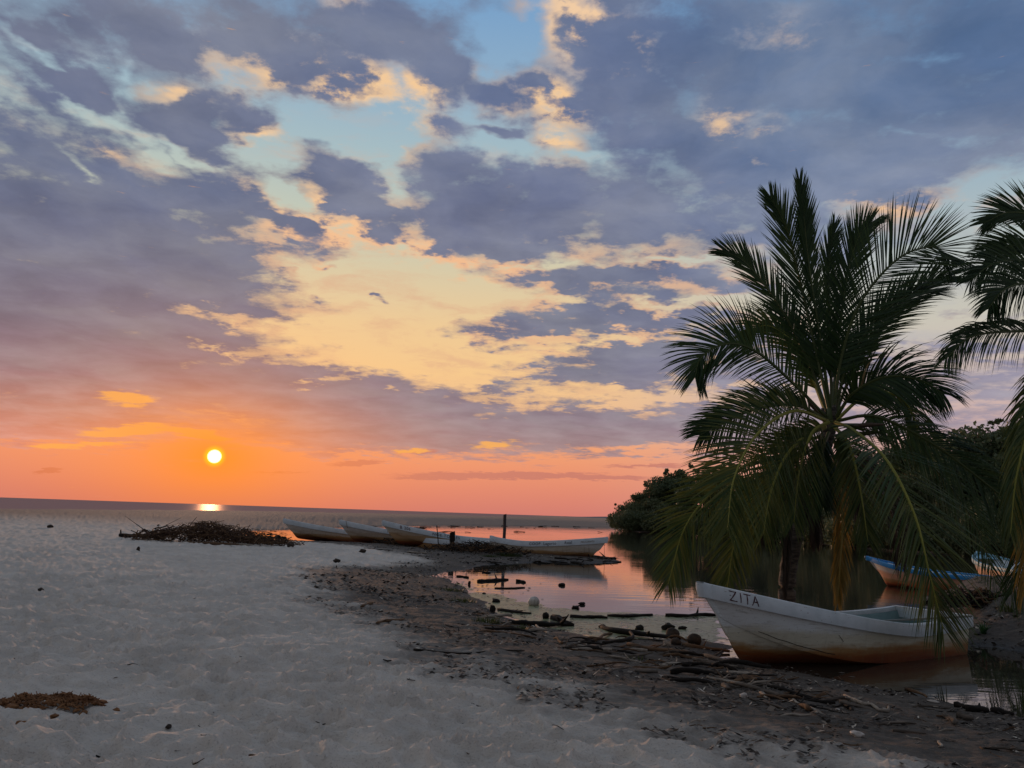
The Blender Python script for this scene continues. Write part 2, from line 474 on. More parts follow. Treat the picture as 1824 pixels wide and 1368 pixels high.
def relief(x, y, d, m):
    r = np.hypot(x, y)
    wx = x + (fbm(x * 1.6, y * 1.6, 3, 41) - .5) * .5; wy = y + (fbm(x * 1.6, y * 1.6, 3, 51) - .5) * .5
    c1, c2 = cell(wx * 2.5, wy * 3.7, 1)
    b1, b2 = cell(wx * 5.2 + 3, wy * 7.4, 2)
    amp = (.5 + .9 * fbm(x * .5, y * .5, 3, 61))
    rid = np.exp(-((c2 - c1) / .20) ** 1.2) * .042 * amp + np.minimum(c1, .64) ** 2 * .125 * (.6 + .6 * fbm(x * .8 + 9, y * .8, 2, 65))
    rid2 = np.exp(-((b2 - b1) / .26) ** 1.2) * .018 + np.minimum(b1, .64) ** 2 * .07
    sand = rid + rid2 * sst(40, 15, r) + (fbm(x * .9, y * 1.4, 4, 71) - .5) * .07
    dirt = (fbm(x * 3, y * 4, 5, 81) - .5) * .055 + (np.abs(fbm(x * 9, y * 13, 3, 91) - .5)) * .03
    k = sst(-.1, .8, d) * sst(160, 60, r)
    hx, hy = onz(86, 1262, .35).xy
    calm = 1 - .75 * np.exp(-(((x - hx) / .75) ** 2 + ((y - hy) / .55) ** 2))      # trampled flat round the husk heap
    return (sand * calm * (1 - m) + dirt * m) * k


def gz(x, y):
    a = np.array([float(x)]); b = np.array([float(y)])
    z, d = heights(a, b); m = dirtmask(a, b)
    return float((z + relief(a, b, d, m))[0])


def ong(px, py, dz=0.0):         # where the pixel's ray meets the ground
    z = .2
    for _ in range(9):
        p = onz(px, py, z); z = .5 * z + .5 * max(gz(p.x, p.y), 0.0)
    p.z = max(gz(p.x, p.y), 0.0) + dz
    return p


# polar sheet, finest where the photograph looks
azs = np.concatenate([np.linspace(-180, -42, 60, endpoint=False), np.linspace(-42, 42, 860), np.linspace(42, 180, 60, endpoint=False)[1:]])
rows = [0.3, 1.5, 3.0, 4.0]
rr = 4.4
while rr < 60: rows.append(rr); rr *= 1.0060 if rr < 18 else 1.012
while rr < 2500: rows.append(rr); rr *= 1.05
rs = np.array(rows)
A, RR = np.meshgrid(np.radians(azs), rs)
GX = (RR * np.sin(A)).ravel(); GY = (RR * np.cos(A)).ravel()
hz, hd = heights(GX, GY); dm = dirtmask(GX, GY)
GZ = hz + relief(GX, GY, hd, dm)
GZ = np.where(hd > 0, np.where(np.hypot(GX, GY) < 90, np.maximum(GZ, .004), GZ), GZ)
# press the ground down where the near boat's bow has settled
na = len(azs); nr = len(rs)
i, j = np.meshgrid(np.arange(nr - 1), np.arange(na), indexing='ij')
j2 = (j + 1) % na
quads = np.stack([i * na + j, i * na + j2, (i + 1) * na + j2, (i + 1) * na + j], -1).reshape(-1, 4)
me = bpy.data.meshes.new('beach')
me.vertices.add(len(GX)); me.vertices.foreach_set('co', np.stack([GX, GY, GZ], -1).astype(np.float32).ravel())
me.loops.add(quads.size); me.loops.foreach_set('vertex_index', quads.astype(np.int32).ravel())
me.polygons.add(len(quads)); me.polygons.foreach_set('loop_start', np.arange(0, quads.size, 4, dtype=np.int32))
me.polygons.foreach_set('loop_total', np.full(len(quads), 4, np.int32))
me.polygons.foreach_set('use_smooth', np.ones(len(quads), bool))
me.update(calc_edges=True)
for nm, arr in (('dirt', dm), ('shore', hd)):
    at_ = me.attributes.new(nm, 'FLOAT', 'POINT'); at_.data.foreach_set('value', arr.astype(np.float32))
beach = bpy.data.objects.new('beach', me); COL.objects.link(beach); beach['kind'] = 'structure'


def material(name):
    m = bpy.data.materials.new(name); m.use_nodes = True
    t = m.node_tree; t.nodes.clear()
    b = node(t, 'ShaderNodeBsdfPrincipled'); o = node(t, 'ShaderNodeOutputMaterial', {0: b.outputs[0]})
    return m, t, b


def tnoise(t, v, sc, det=4, rough=.55, dist=0.0):
    n = node(t, 'ShaderNodeTexNoise', {'Scale': sc, 'Detail': det, 'Roughness': rough, 'Distortion': dist})
    if v is not None: t.links.new(v.k if isinstance(v, S) else v, n.inputs['Vector'])
    return S(t, n.outputs[0])


def bump(t, b, h, strength=.5, dist=.01):
    n = node(t, 'ShaderNodeBump', {'Strength': strength, 'Distance': dist, 'Height': h})
    t.links.new(n.outputs[0], b.inputs['Normal'])


m, t, b = material('beach_sand')
pos = node(t, 'ShaderNodeNewGeometry').outputs['Position']
dirt = S(t, node(t, 'ShaderNodeAttribute', attribute_name='dirt').outputs['Fac'])
shore = S(t, node(t, 'ShaderNodeAttribute', attribute_name='shore').outputs['Fac'])
mp = node(t, 'ShaderNodeMapping', {'Vector': pos}); mp.inputs['Scale'].default_value = (1, 2.2, 1)
n1_ = tnoise(t, pos, 1.3, 5, .6); n2_ = tnoise(t, pos, 60, 3, .7); n3_ = tnoise(t, mp.outputs[0], 9, 6, .7); n4_ = tnoise(t, mp.outputs[0], 2.6, 6, .65)
sand = mixc(t, n1_.ss(.3, .7), s2l((184, 177, 168)), s2l((204, 196, 186)))
sand = mixc(t, n2_.ss(.52, .75) * .5, sand, s2l((96, 90, 84)))
sand = mixc(t, n2_.ss(.45, .2) * .3, sand, s2l((205, 198, 186)))
soil = mixc(t, n3_.ss(.35, .68), s2l((42, 38, 36)), s2l((92, 86, 81)))
soil = mixc(t, n4_.ss(.50, .72) * .6, soil, s2l((128, 119, 108)))
soil = mixc(t, n2_.ss(.62, .75) * .6, soil, s2l((160, 150, 136)))
wetk = shore.ss(.55, .02)
dm2 = (dirt + (n3_ - .5) * .75 * dirt.ss(0, .4)).ss(.18, .92)
col = mixc(t, dm2, sand, soil)
sp_ = node(t, 'ShaderNodeSeparateXYZ', {0: pos}); YY_ = S(t, sp_.outputs[1])
col = mixc(t, YY_.ss(38, 75) * .8, col, s2l((124, 100, 86)))
col = mixc(t, (dirt + (n4_ - .5) * .5).ss(.02, .5) * .45, col, s2l((100, 93, 86)))
col = mixc(t, wetk * .75, col, s2l((38, 34, 31)))
t.links.new(col.k, b.inputs['Base Color'])
t.links.new((wetk * -.35 + .95).k, b.inputs['Roughness'])
b.inputs['Specular IOR Level'].default_value = .25
bump(t, b, n3_ * dirt.ss(0, .6) * 1.2 + n2_ * .35 + tnoise(t, mp.outputs[0], 14, 6, .7) * 1.3, .75, .03)
me.materials.append(m)
M_SAND = m


# ------------------------------------------------------------------ water
def water(name, verts, faces, mat):
    o = mesh(name, verts, faces, mat); o['kind'] = 'structure'; return o


m, t, b = material('lagoon_water')
pos = node(t, 'ShaderNodeNewGeometry').outputs['Position']
mp = node(t, 'ShaderNodeMapping', {'Vector': pos}); mp.inputs['Scale'].default_value = (.55, 1.6, 1)
calm = tnoise(t, pos, .12, 3, .5).ss(.42, .62, .12, 1.0)
w1 = tnoise(t, mp.outputs[0], 5.5, 3, .5, .3); w2 = tnoise(t, mp.outputs[0], 1.1, 2, .5)
b.inputs['Base Color'].default_value = (.030, .028, .022, 1)
b.inputs['Roughness'].default_value = .03
b.inputs['IOR'].default_value = 1.7
bump(t, b, w1 * calm + w2 * 1.6, .35, .006)
M_WATER = m
water('lagoon', [(-45, 4, 0), (95, 4, 0), (120, 230, 0), (-45, 175, 0)], [(0, 1, 2, 3)], m)

m, t, b = material('sea_water')
pos = node(t, 'ShaderNodeNewGeometry').outputs['Position']
mp = node(t, 'ShaderNodeMapping', {'Vector': pos}); mp.inputs['Scale'].default_value = (.2, 1.0, 1)
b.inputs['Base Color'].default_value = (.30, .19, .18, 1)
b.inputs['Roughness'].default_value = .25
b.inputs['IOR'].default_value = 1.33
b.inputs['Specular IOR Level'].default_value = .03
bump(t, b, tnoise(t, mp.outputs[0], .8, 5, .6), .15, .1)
dif = node(t, 'ShaderNodeBsdfDiffuse', {'Color': (.40, .25, .235, 1)})  # pinkish diffuse colour stands in for most of the reflected sky
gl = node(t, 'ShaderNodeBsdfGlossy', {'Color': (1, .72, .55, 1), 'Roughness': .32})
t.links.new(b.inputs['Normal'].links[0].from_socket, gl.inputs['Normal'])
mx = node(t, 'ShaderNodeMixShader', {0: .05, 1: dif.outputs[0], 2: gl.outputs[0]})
t.links.new(mx.outputs[0], [x for x in t.nodes if x.type == 'OUTPUT_MATERIAL'][0].inputs[0])
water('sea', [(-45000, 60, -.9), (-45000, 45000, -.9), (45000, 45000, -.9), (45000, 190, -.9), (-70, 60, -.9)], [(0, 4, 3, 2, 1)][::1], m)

# ------------------------------------------------------------------ boats
def hull_material(name, top=(222, 228, 228), mid=(202, 198, 178), low=(132, 74, 34), keel=(28, 62, 92), zl=.0, soft=1.0, dirt=.5):
    """painted fibreglass: clean above, yellowed and rust stained towards the waterline, old blue antifouling on the keel"""
    m, t, b = material(name)
    tc = node(t, 'ShaderNodeTexCoord').outputs['Object']
    s_ = node(t, 'ShaderNodeSeparateXYZ', {0: tc}); z = S(t, s_.outputs[2]); x = S(t, s_.outputs[0])
    mp = node(t, 'ShaderNodeMapping', {'Vector': tc}); mp.inputs['Scale'].default_value = (.6, 1, 5)
    n = tnoise(t, mp.outputs[0], 2.0, 6, .6); n2 = tnoise(t, tc, 14, 5, .65); n3 = tnoise(t, tc, 60, 3, .6)
    mp2 = node(t, 'ShaderNodeMapping', {'Vector': tc}); mp2.inputs['Scale'].default_value = (12, 1, .7)
    drip = tnoise(t, mp2.outputs[0], 1.0, 4, .6)
    zz = z + (n - .5) * .26 + (n2 - .5) * .08
    k = zz * (1 / soft)
    c = ramp(t, k._m('MULTIPLY_ADD', 1.0, .30), [(.10, s2l(keel)), (.15, s2l(keel)), (.185, s2l((80, 36, 24))), (.28, s2l((112, 54, 28))), (.38, s2l(low)), (.47, s2l((160, 124, 80))), (.56, s2l(mid)), (.68, s2l(mid)), (.80, s2l(top)), (1, s2l(top))])
    c = mixc(t, tnoise(t, mp.outputs[0], 7.0, 5, .7).ss(.50, .72) * .45, c, s2l((112, 100, 80)))
    c = mixc(t, drip.ss(.56, .78) * z.ss(.75, .15) * dirt, c, s2l((120, 96, 66)))
    c = mixc(t, n3.ss(.60, .70) * n2.ss(.48, .62) * .8, c, s2l((70, 64, 56)))
    t.links.new(c.k, b.inputs['Base Color']); b.inputs['Roughness'].default_value = .5
    b.inputs['Specular IOR Level'].default_value = .35
    bump(t, b, n2 * .6 + n3 * .4, .25, .004)
    return m


def paint(name, c, c2=None, rough=.5, sc=9.0, chips=(95, 88, 78), amt=.6):
    m, t, b = material(name)
    tc = node(t, 'ShaderNodeTexCoord').outputs['Object']
    mp = node(t, 'ShaderNodeMapping', {'Vector': tc}); mp.inputs['Scale'].default_value = (1, 1, 2.5)
    n = tnoise(t, mp.outputs[0], sc, 6, .65); n2 = tnoise(t, tc, sc * .2, 4, .6)
    k = mixc(t, n2.ss(.35, .7) * .7, s2l(c), s2l(c2 or tuple(v * .82 for v in c)))
    k = mixc(t, n.ss(.635, .70) * amt, k, s2l(chips))
    t.links.new(k.k, b.inputs['Base Color']); b.inputs['Roughness'].default_value = rough
    b.inputs['Specular IOR Level'].default_value = .3
    bump(t, b, n, .2, .004)
    return m


M_RAIL = paint('white_rail_paint', (208, 217, 222), (180, 193, 198), sc=15, amt=.85)
M_INNER = paint('inner_hull_paint', (128, 158, 160), (104, 132, 134))
M_INK = paint('dark_red_lettering', (74, 30, 40), (56, 24, 34), chips=(150, 150, 150), amt=.5, sc=40)
M_INKB = paint('dark_blue_lettering', (48, 50, 66), (60, 60, 72), chips=(150, 150, 150), amt=.5, sc=40)
M_PATCH = paint('bare_fibreglass', (104, 92, 74), (84, 74, 60))
M_ROPE = paint('old_rope', (120, 96, 66))
M_BLACK = paint('dark_seam', (40, 38, 36))


def boat_shape(L=5.7, B=1.75, h_st=.52, h_mid=.53, h_bow=1.02, rail=.22, rake=.55, kz=-.18, kbow=-.02, chine_bow=.62, shx=1.9):
    def prof(s):                 # s: 0 transom .. 1 bow
        sh = h_mid + (h_st - h_mid) * max(0, 1 - s / .35) ** 2 + (h_bow - h_mid) * max(0, (s - .28) / .72) ** shx
        bw = B / 2 * (.86 + .14 * math.sin(min(s / .45, 1) * math.pi / 2)) * (1 - max(0, (s - .45) / .55) ** 2.6)
        bw = max(bw, .07)
        ch = -.04 + chine_bow * max(0, (s - .38) / .62) ** 1.9
        k = kz + (kbow - kz) * max(0, (s - .5) / .5) + .30 * max(0, (s - .88) / .12) ** 2
        bc = bw * (.80 - .42 * max(0, (s - .5) / .5) ** 1.5) * (1 if s < .9 else 1 - (s - .9) * 5)
        rk = rake * max(0, (s - .72) / .28) ** 1.6
        return sh, bw, ch, k, bc, rk

    def pt(s, v, side):
        """v: 0 keel, 1 chine, 2 under the rail, 3 rail bottom edge, 4 rail top edge"""
        sh, bw, ch, k, bc, rk = prof(s); x = s * L
        rh = rail * (1 + .12 * max(0, (s - .6) / .4))
        br = max(bw - .075, .012)
        if v <= 1:
            y = bc * v; z = k + (ch - k) * (v ** 1.35); q = .0 + .42 * v
        elif v <= 2:
            f = v - 1; y = bc + (br - bc) * (f ** .8); z = ch + (sh - rh - ch) * f; q = .42 + .40 * f
        elif v <= 3:
            f = v - 2; y = br + (bw - br) * f; z = sh - rh - .004 * f; q = .82 + .10 * f
        else:
            f = v - 3; y = bw + .012 * math.sin(f * math.pi); z = sh - rh + rh * f; q = .92 + .08 * f
        return Vector((x - rk * (1 - q) - (.10 * (1 - min(v, 3) / 3) * 0), side * y, z))
    return prof, pt


def build_boat(name, label, loc_st, loc_bow, mats, group=None, roll=0.0, texts=(), lift=0.0, letters=None, dense=True, bench=True, transom_notch=False, **kw):
    st, bo = Vector(loc_st), Vector(loc_bow)
    L = kw.pop('L', (bo - st).length)
    prof, pt = boat_shape(L=L, **kw)
    root = empty(name, st)
    d = bo - st; root.rotation_euler = (R(roll), -math.atan2(d.z, math.hypot(d.x, d.y)), math.atan2(d.y, d.x))
    tag(root, label, 'boat', group)
    hull_m, rail_m, in_m = mats
    NS = 44
    ss_ = [0] + [(k / NS) ** .92 for k in range(1, NS + 1)]
    def loft(vs, cap0=False):
        v = []; f = []
        for side in (-1, 1):
            b0 = len(v)
            for s in ss_:
                for q in vs: v.append(pt(s, q, side))
            m_ = len(vs)
            for a in range(NS):
                for c in range(m_ - 1):
                    q = (b0 + a * m_ + c, b0 + (a + 1) * m_ + c, b0 + (a + 1) * m_ + c + 1, b0 + a * m_ + c + 1)
                    f.append(q if side < 0 else q[::-1])
        return v, f
    vs = [0, .25, .5, .75, 1.0]
    mb = MB(); v, f = loft(vs); mb.add(v, f)
    v, f = loft([1.0, 1.03, 1.25, 1.5, 1.75, 2]); 
    # a crisp rubbing strake along the chine
    v = [p + Vector((0, (1 if p.y > 0 else -1) * .012, 0)) for p in v]; mb.add(v, f)
    # transom with thickness
    tr = [pt(0, q, -1) for q in (0, .5, 1, 1.5, 2)]; tr2 = [pt(0, q, 1) for q in (0, .5, 1, 1.5, 2)]
    top = 0.0
    ring = tr + tr2[::-1][:-1]
    back = [p + Vector((-.004, 0, 0)) for p in ring]; mb.add(back, [tuple(range(len(back)))])
    # stem cap where the two sides meet
    mb.tube([pt(1, q, 0) for q in (0, .3, .6, 1.0, 1.3, 1.6, 2.0)], .022, 6)
    hull = mb.build('hull', hull_m, root)
    bpy_smooth(hull, 32)
    # gunwale band: outside face, flat top, inside lip
    v = []; f = []
    rows_ = [2.0, 3.0, 3.25, 3.5, 3.75, 4.0]
    for side in (-1, 1):
        b0 = len(v); m_ = len(rows_) + 3
        for s in ss_:
            for q in rows_: v.append(pt(s, q, side))
            p = pt(s, 4.0, side); w = max(abs(p.y) - .095, .0)
            v.append(Vector((p.x, p.y - side * .012, p.z + .012)))
            v.append(Vector((p.x - (.06 if s > .98 else 0), side * w, p.z + .010)))
            v.append(Vector((p.x - (.06 if s > .98 else 0), side * w, p.z - .06)))
        for a in range(NS):
            for c in range(m_ - 1):
                q = (b0 + a * m_ + c, b0 + (a + 1) * m_ + c, b0 + (a + 1) * m_ + c + 1, b0 + a * m_ + c + 1)
                f.append(q if side < 0 else q[::-1])
    mb = MB(); mb.add(v, f)
    nose = [pt(1, q, -1) for q in rows_]; nose2 = [pt(1, q, 1) for q in rows_]
    vv = []
    for a_, c_ in zip(nose, nose2):
        for k in range(7):
            th = math.pi * k / 6; r_ = a_.y
            vv.append(Vector((a_.x + abs(a_.y) * .9 * math.sin(th), a_.y * math.cos(th), a_.z)))
    m_ = 7
    mb.add(vv, [(i * m_ + k, i * m_ + k + 1, (i + 1) * m_ + k + 1, (i + 1) * m_ + k) for i in range(len(rows_) - 1) for k in range(m_ - 1)])
    tp = vv[-7:]; mb.add([p + Vector((0, 0, .008)) for p in tp], [tuple(range(7))])
    # rear rail across the transom
    p = pt(0, 4.0, 1); sh, bw, ch, k_, bc, rk = prof(0)
    if transom_notch:
        for sd_ in (-1, 1): mb.box((.02, sd_ * (bw * .68), p.z - rail_h(kw) * .5 + .004), (.13, bw * .62, rail_h(kw)))
        mb.box((.03, 0, p.z - rail_h(kw) - .03), (.08, bw * .9, .07))
    else:
        mb.box((.02, 0, p.z - rail_h(kw) * .5 + .006), (.13, bw * 2 - .03, rail_h(kw) + .012))
    rail = mb.build('gunwale', rail_m, root); bpy_smooth(rail, 30)
    # inside shell and sole
    v = []; f = []; q_ = 5
    for a, s in enumerate([q for q in ss_ if q < .87]):
        sh, bw, ch, k_, bc, rk = prof(s); fl = max(.06, k_ + .18); wi = max(bw - .12, .03); fl = max(fl, ch + .03) ; wf = max(bc - .14, .02)
        for (y, z) in ((-wi, sh - .05), (-wi * .5 - wf * .5, (sh + fl) / 2), (-wf, fl), (wf, fl), (wi * .5 + wf * .5, (sh + fl) / 2), (wi, sh - .05)):
            v.append(Vector((max(s * L, .06) - rk * .5, y, z)))
    n_ = 6
    for a in range(len(v) // 6 - 1):
        for c in range(n_ - 1): f.append((a * n_ + c, a * n_ + c + 1, (a + 1) * n_ + c + 1, (a + 1) * n_ + c))
    f.append(tuple(range(n_)))
    mesh('inner_hull', v, f, in_m, root)
    if bench:
        for s in (.24, .50):
            sh, bw, ch, k_, bc, rk = prof(s)
            b_ = MB(); b_.box((s * L, 0, sh - .17), (.26, bw * 2 - .24, .045)); b_.build('thwart', in_m, root)
        sh, bw, ch, k_, bc, rk = prof(.84)
        b_ = MB(); b_.add([(.80 * L, -prof(.8)[1] + .1, prof(.8)[0] - .07), (.80 * L, prof(.8)[1] - .1, prof(.8)[0] - .07), (.97 * L, 0.05, prof(.97)[0] - .06), (.97 * L, -.05, prof(.97)[0] - .06)], [(0, 1, 2, 3)])
        b_.build('foredeck', rail_m, root)
    root['L_'] = L
    del root['L_']
    return root, pt, prof, L


def rail_h(kw): return kw.get('rail', .22)


def bpy_smooth(o, ang):
    me = o.data
    me.polygons.foreach_set('use_smooth', [True] * len(me.polygons))
    bm = bmesh.new(); bm.from_mesh(me); bmesh.ops.remove_doubles(bm, verts=bm.verts, dist=.0008)
    bmesh.ops.recalc_face_normals(bm, faces=bm.faces)
    for e in bm.edges:
        if len(e.link_faces) == 2 and e.calc_face_angle(0) > R(ang): e.smooth = False
    bm.to_mesh(me); bm.free()


def side_point(pt, L, x, v, side, off=.005):
    s = x / L
    p = pt(s, v, side); a = pt(min(s + .01, 1), v, side) - pt(s - .01, v, side); b = pt(s, v + .02, side) - pt(s, v - .02, side)
    n = a.cross(b).normalized()
    if n.y * side < 0: n = -n
    return p + n * off


def strokes(name, pt, L, side, x0, v0, size, hgt, glyphs, mat, root, wid=.014, gap=.45, direction=1, aspect=.55, vshift=0.0):
    """hand painted letters laid on the hull side; x runs along the hull, v is the loft coordinate"""
    G = {'Z': [[(0, 1), (1, 1), (0, 0), (1.05, 0)]], 'I': [[(.5, 1), (.5, 0)]], 'T': [[(0, 1), (1, 1)], [(.5, 1), (.5, 0)]],
         'A': [[(0, 0), (.5, 1), (1, 0)], [(.2, .38), (.8, .38)]]}
    mb = MB(); x = x0
    for ch in glyphs:
        w = size * aspect * (.35 if ch == 'I' else 1)
        for st in G[ch]:
            for (a, b) in zip(st[:-1], st[1:]):
                if ch == 'I': a = (.5, a[1]); b = (.5, b[1])
                A_ = Vector((a[0] * w, a[1] * size)); B_ = Vector((b[0] * w, b[1] * size)); n = 4
                d = (B_ - A_).normalized(); nn = Vector((-d.y, d.x)) * wid / 2
                A_ = A_ - d * wid * .4; B_ = B_ + d * wid * .4
                vs = []
                for k in range(n + 1):
                    c = A_.lerp(B_, k / n)
                    for sg in (-1, 1):
                        q = c + nn * sg * (1 + .25 * math.sin(k * 2.1 + x * 9))
                        vs.append(side_point(pt, L, x + direction * q.x, v0 + q.y / hgt, side))
                mb.add(vs, [(2 * k, 2 * k + 1, 2 * k + 3, 2 * k + 2) for k in range(n)])
        x += direction * (w + size * gap * (.8 if ch != 'I' else .9))
    return mb.build(name, mat, root)


def font_text(name, txt, pt, L, side, x0, v0, size, hgt, mat, root, direction=1, stretch=1.0):
    cu = bpy.data.curves.new('lettering_curve', 'FONT'); cu.body = txt; cu.size = size * 1.45; cu.resolution_u = 2; cu.space_character = 1.1; cu.offset = size * .012
    ob = bpy.data.objects.new('lettering_curve', cu); COL.objects.link(ob)
    bpy.context.view_layer.update()
    dg = bpy.context.evaluated_depsgraph_get(); me = bpy.data.meshes.new_from_object(ob.evaluated_get(dg))
    bpy.data.objects.remove(ob); bpy.data.curves.remove(cu)
    for v in me.vertices:
        c = v.co.copy(); v.co = side_point(pt, L, x0 + direction * c.x * stretch, v0 + c.y / hgt, side, .007)
    me.materials.clear(); me.materials.append(mat)
    o = bpy.data.objects.new(name, me); COL.objects.link(o); o.parent = root
    return o


# the near boat: bow on the sand, stern over the water. The side seen is side -1 seen from the camera
HULL1 = hull_material('weathered_white_hull')
bow_xy = at(1246, 1050, 10.75); st_xy = Vector((7.10, 13.22, 0))
Ld = (Vector((bow_xy.x, bow_xy.y)) - Vector((st_xy.x, st_xy.y))).length
near, pt1, pr1, L1 = build_boat('fishing_boat', 'large white fishing boat lettered ZITA with rust stained sides, bow on the shore',
                                (st_xy.x, st_xy.y, 0.0), (bow_xy.x, bow_xy.y, 0.10), (HULL1, M_RAIL, M_INNER), L=Ld, h_st=.60, h_mid=.50, h_bow=1.02, rail=.165, B=1.58, shx=1.42, roll=0)
NEAR_SIDE = 1 if (near.matrix_basis @ Vector((0, 1, 0))).y < (near.matrix_basis @ Vector((0, -1, 0))).y else -1
lx = L1 - .31
for ch, adv in (('Z', .115), ('I', .055), ('T', .10), ('A', .1)):
    strokes('letter', pt1, L1, NEAR_SIDE, lx, 3.20, 0.115, .175, ch, M_INK, near, direction=-1, wid=.012, aspect=.66); lx -= adv
# bare patches on the stem where the gelcoat has gone
for (x_, v_, w_, h_) in ((.53, 1.55, .07, .10), (.60, 1.83, .06, .10), (.50, 1.25, .05, .16)):
    c = [side_point(pt1, L1, L1 - .02 + (w_ * math.cos(a) * (.8 + .3 * math.sin(a * 5 + x_ * 9))) * .5, v_ + h_ * math.sin(a) * (1 + .25 * math.cos(a * 4)), NEAR_SIDE, .006) for a in [2 * math.pi * k / 14 for k in range(14)]]
    mb = MB(); mb.add(c, [tuple(range(14))]); mb.build('bare_patch', M_PATCH, near)
for (xa, va, xb, vb) in ((L1 * .86, 1.18, L1 * .62, 1.12), (L1 * .62, 1.72, L1 * .60, 1.55)):
    mb = MB()
    for k in range(8):
        f0 = k / 8; f1 = (k + 1) / 8
        P0 = [side_point(pt1, L1, xa + (xb - xa) * f, va + (vb - va) * f + .01 * math.sin(f * 20) + o_, NEAR_SIDE, .015 if va < 2 else .005) for f in (f0, f1) for o_ in (-.01, .01)]
        mb.add(P0, [(0, 1, 3, 2)])
    mb.build('crack', M_BLACK, near)
# loose plank and rope inside
pl = MB(); pl.box((0, 0, 0), (1.3, .07, .03)); o = pl.build('plank', paint('grey_plank', (128, 132, 130)))
o.location = near.matrix_basis @ Vector((.62, .30 * NEAR_SIDE, .52)); o.rotation_euler = (0, R(-9), near.rotation_euler.z + R(118))
tag(o, 'loose grey plank lying across the stern of the boat lettered ZITA', 'plank')
ob_ = MB(); ob_.box((0, 0, 0), (.40, .05, .09)); ob_.box((.16, 0, .03), (.09, .05, .13)); o = ob_.build('paddle_blade', paint('dark_wood_paddle', (60, 66, 66)))
o.location = near.matrix_basis @ Vector((L1 * .47, .05, .42)); o.rotation_euler = (0, R(22), near.rotation_euler.z)
tag(o, 'short dark board leaning inside the middle of the boat lettered ZITA', 'board')

# ---- the line of boats on the far side of the spit
FH = [hull_material('hull_paint_%d' % k, top=c1, mid=c2, low=c3, dirt=.8) for k, (c1, c2, c3) in enumerate([
    ((214, 208, 200), (200, 188, 172), (136, 92, 58)), ((208, 202, 196), (188, 172, 152), (136, 84, 50)), ((206, 192, 172), (184, 150, 112), (140, 80, 42)),
    ((206, 188, 162), (182, 140, 94), (132, 76, 38)), ((216, 212, 204), (198, 188, 170), (130, 96, 66))])]


def far_boat(label, st_px, st_Y, bow_px, bow_Y, zs, zb, mats, **kw):
    a = at(*st_px, st_Y); b = at(*bow_px, bow_Y)
    return build_boat('fishing_boat', label, (a.x, a.y, zs), (b.x, b.y, zb), mats, group='white fishing boats moored along the spit', L=(Vector((a.x, a.y)) - Vector((b.x, b.y))).length, **kw)


def bird_mark(pt, L, x, v, side, root, sc=.30, hgt=.5):
    out = [(0, 0), (.25, .02), (.3, .3), (.5, .34), (.62, .2), (1.0, .12), (.74, .42), (.52, .62), (.36, .66), (.30, .78), (.34, .98), (.22, 1.05), (.12, .98), (-.22, .62), (.1, .82), (.16, .66), (.08, .45), (.12, .15)]
    mb = MB(); vs = [side_point(pt, L, x - a * sc, v + b * sc / hgt, side, .007) for a, b in out]
    c = side_point(pt, L, x - .25 * sc, v + .5 * sc / hgt, side, .007)
    n = len(vs); mb.add(vs + [c], [(k, (k + 1) % n, n) for k in range(n)])
    return mb.build('bird_emblem', M_BLACK, root)


def sideof(r): return 1 if (r.matrix_basis.to_3x3() @ Vector((0, 1, 0))).y < 0 else -1


fb, p_, q_, L_ = far_boat('white boat leftmost in the moored row, dark bird emblem on its raised bow', (690, 975), 44.5, (503, 940), 41.2, .10, .42, (FH[0], M_RAIL, M_INNER), h_bow=.92, h_mid=.55, h_st=.55, chine_bow=.5)
bird_mark(p_, L_, L_ - .95, 1.35, sideof(fb), fb)
fb, p_, q_, L_ = far_boat('white boat with a rope looped over its bow, second from left in the row', (800, 975), 43.5, (603, 940), 39.9, .10, .44, (FH[1], M_RAIL, M_INNER), h_bow=.95, h_mid=.55, h_st=.55, chine_bow=.5)
font_text('lettering', 'NO', p_, L_, sideof(fb), L_ - 2.3, 3.25, .10, .23, M_INKB, fb, -1)
mb = MB(); sd_ = sideof(fb)
mb.tube([p_(.96, 4.0, sd_) + Vector((0, 0, .02)), p_(.955, 3.0, sd_) + Vector((0, sd_ * .03, 0)), p_(.95, 1.7, sd_) + Vector((.05, sd_ * .03, 0))], .012, 5)
mb.build('mooring_rope', M_ROPE, fb)
fb, p_, q_, L_ = far_boat('white boat with faded painted name and bird emblem on its brown stained bow', (905, 985), 40.5, (679, 941), 37.9, .08, .46, (FH[2], M_RAIL, M_INNER), h_bow=1.0, h_mid=.55, h_st=.55, chine_bow=.55)
bird_mark(p_, L_, L_ - .98, 1.35, sideof(fb), fb)
for w_, x_ in (('B', .75), ('206', .95)): font_text('lettering', w_, p_, L_, sideof(fb), L_ - x_, 3.25, .13, .23, M_INK, fb, -1)
font_text('lettering', 'NOE-TORRES', p_, L_, sideof(fb), L_ - 2.3, 3.22, .13, .23, M_INKB, fb, -1, 1.15)
fb, p_, q_, L_ = far_boat('low boat with dark ochre hull with its stern by the boat lettered Lagarto Real', (877, 972), 37.2, (700, 955), 40.2, .06, .12, (FH[3], M_RAIL, M_INNER), h_bow=.72, h_mid=.56, h_st=.60, chine_bow=.4)
fb, p_, q_, L_ = far_boat('long white boat lettered Lagarto Real, floating off the tip of the spit', (880, 968), 37.6, (1081, 962), 36.4, .05, .08, (FH[4], M_RAIL, paint('pale_blue_inner', (150, 178, 196))), h_bow=.98, h_mid=.60, h_st=.80, rail=.24, chine_bow=.45, B=1.9, roll=-6)
sd_ = sideof(fb); dr = 1 if sd_ < 0 else -1
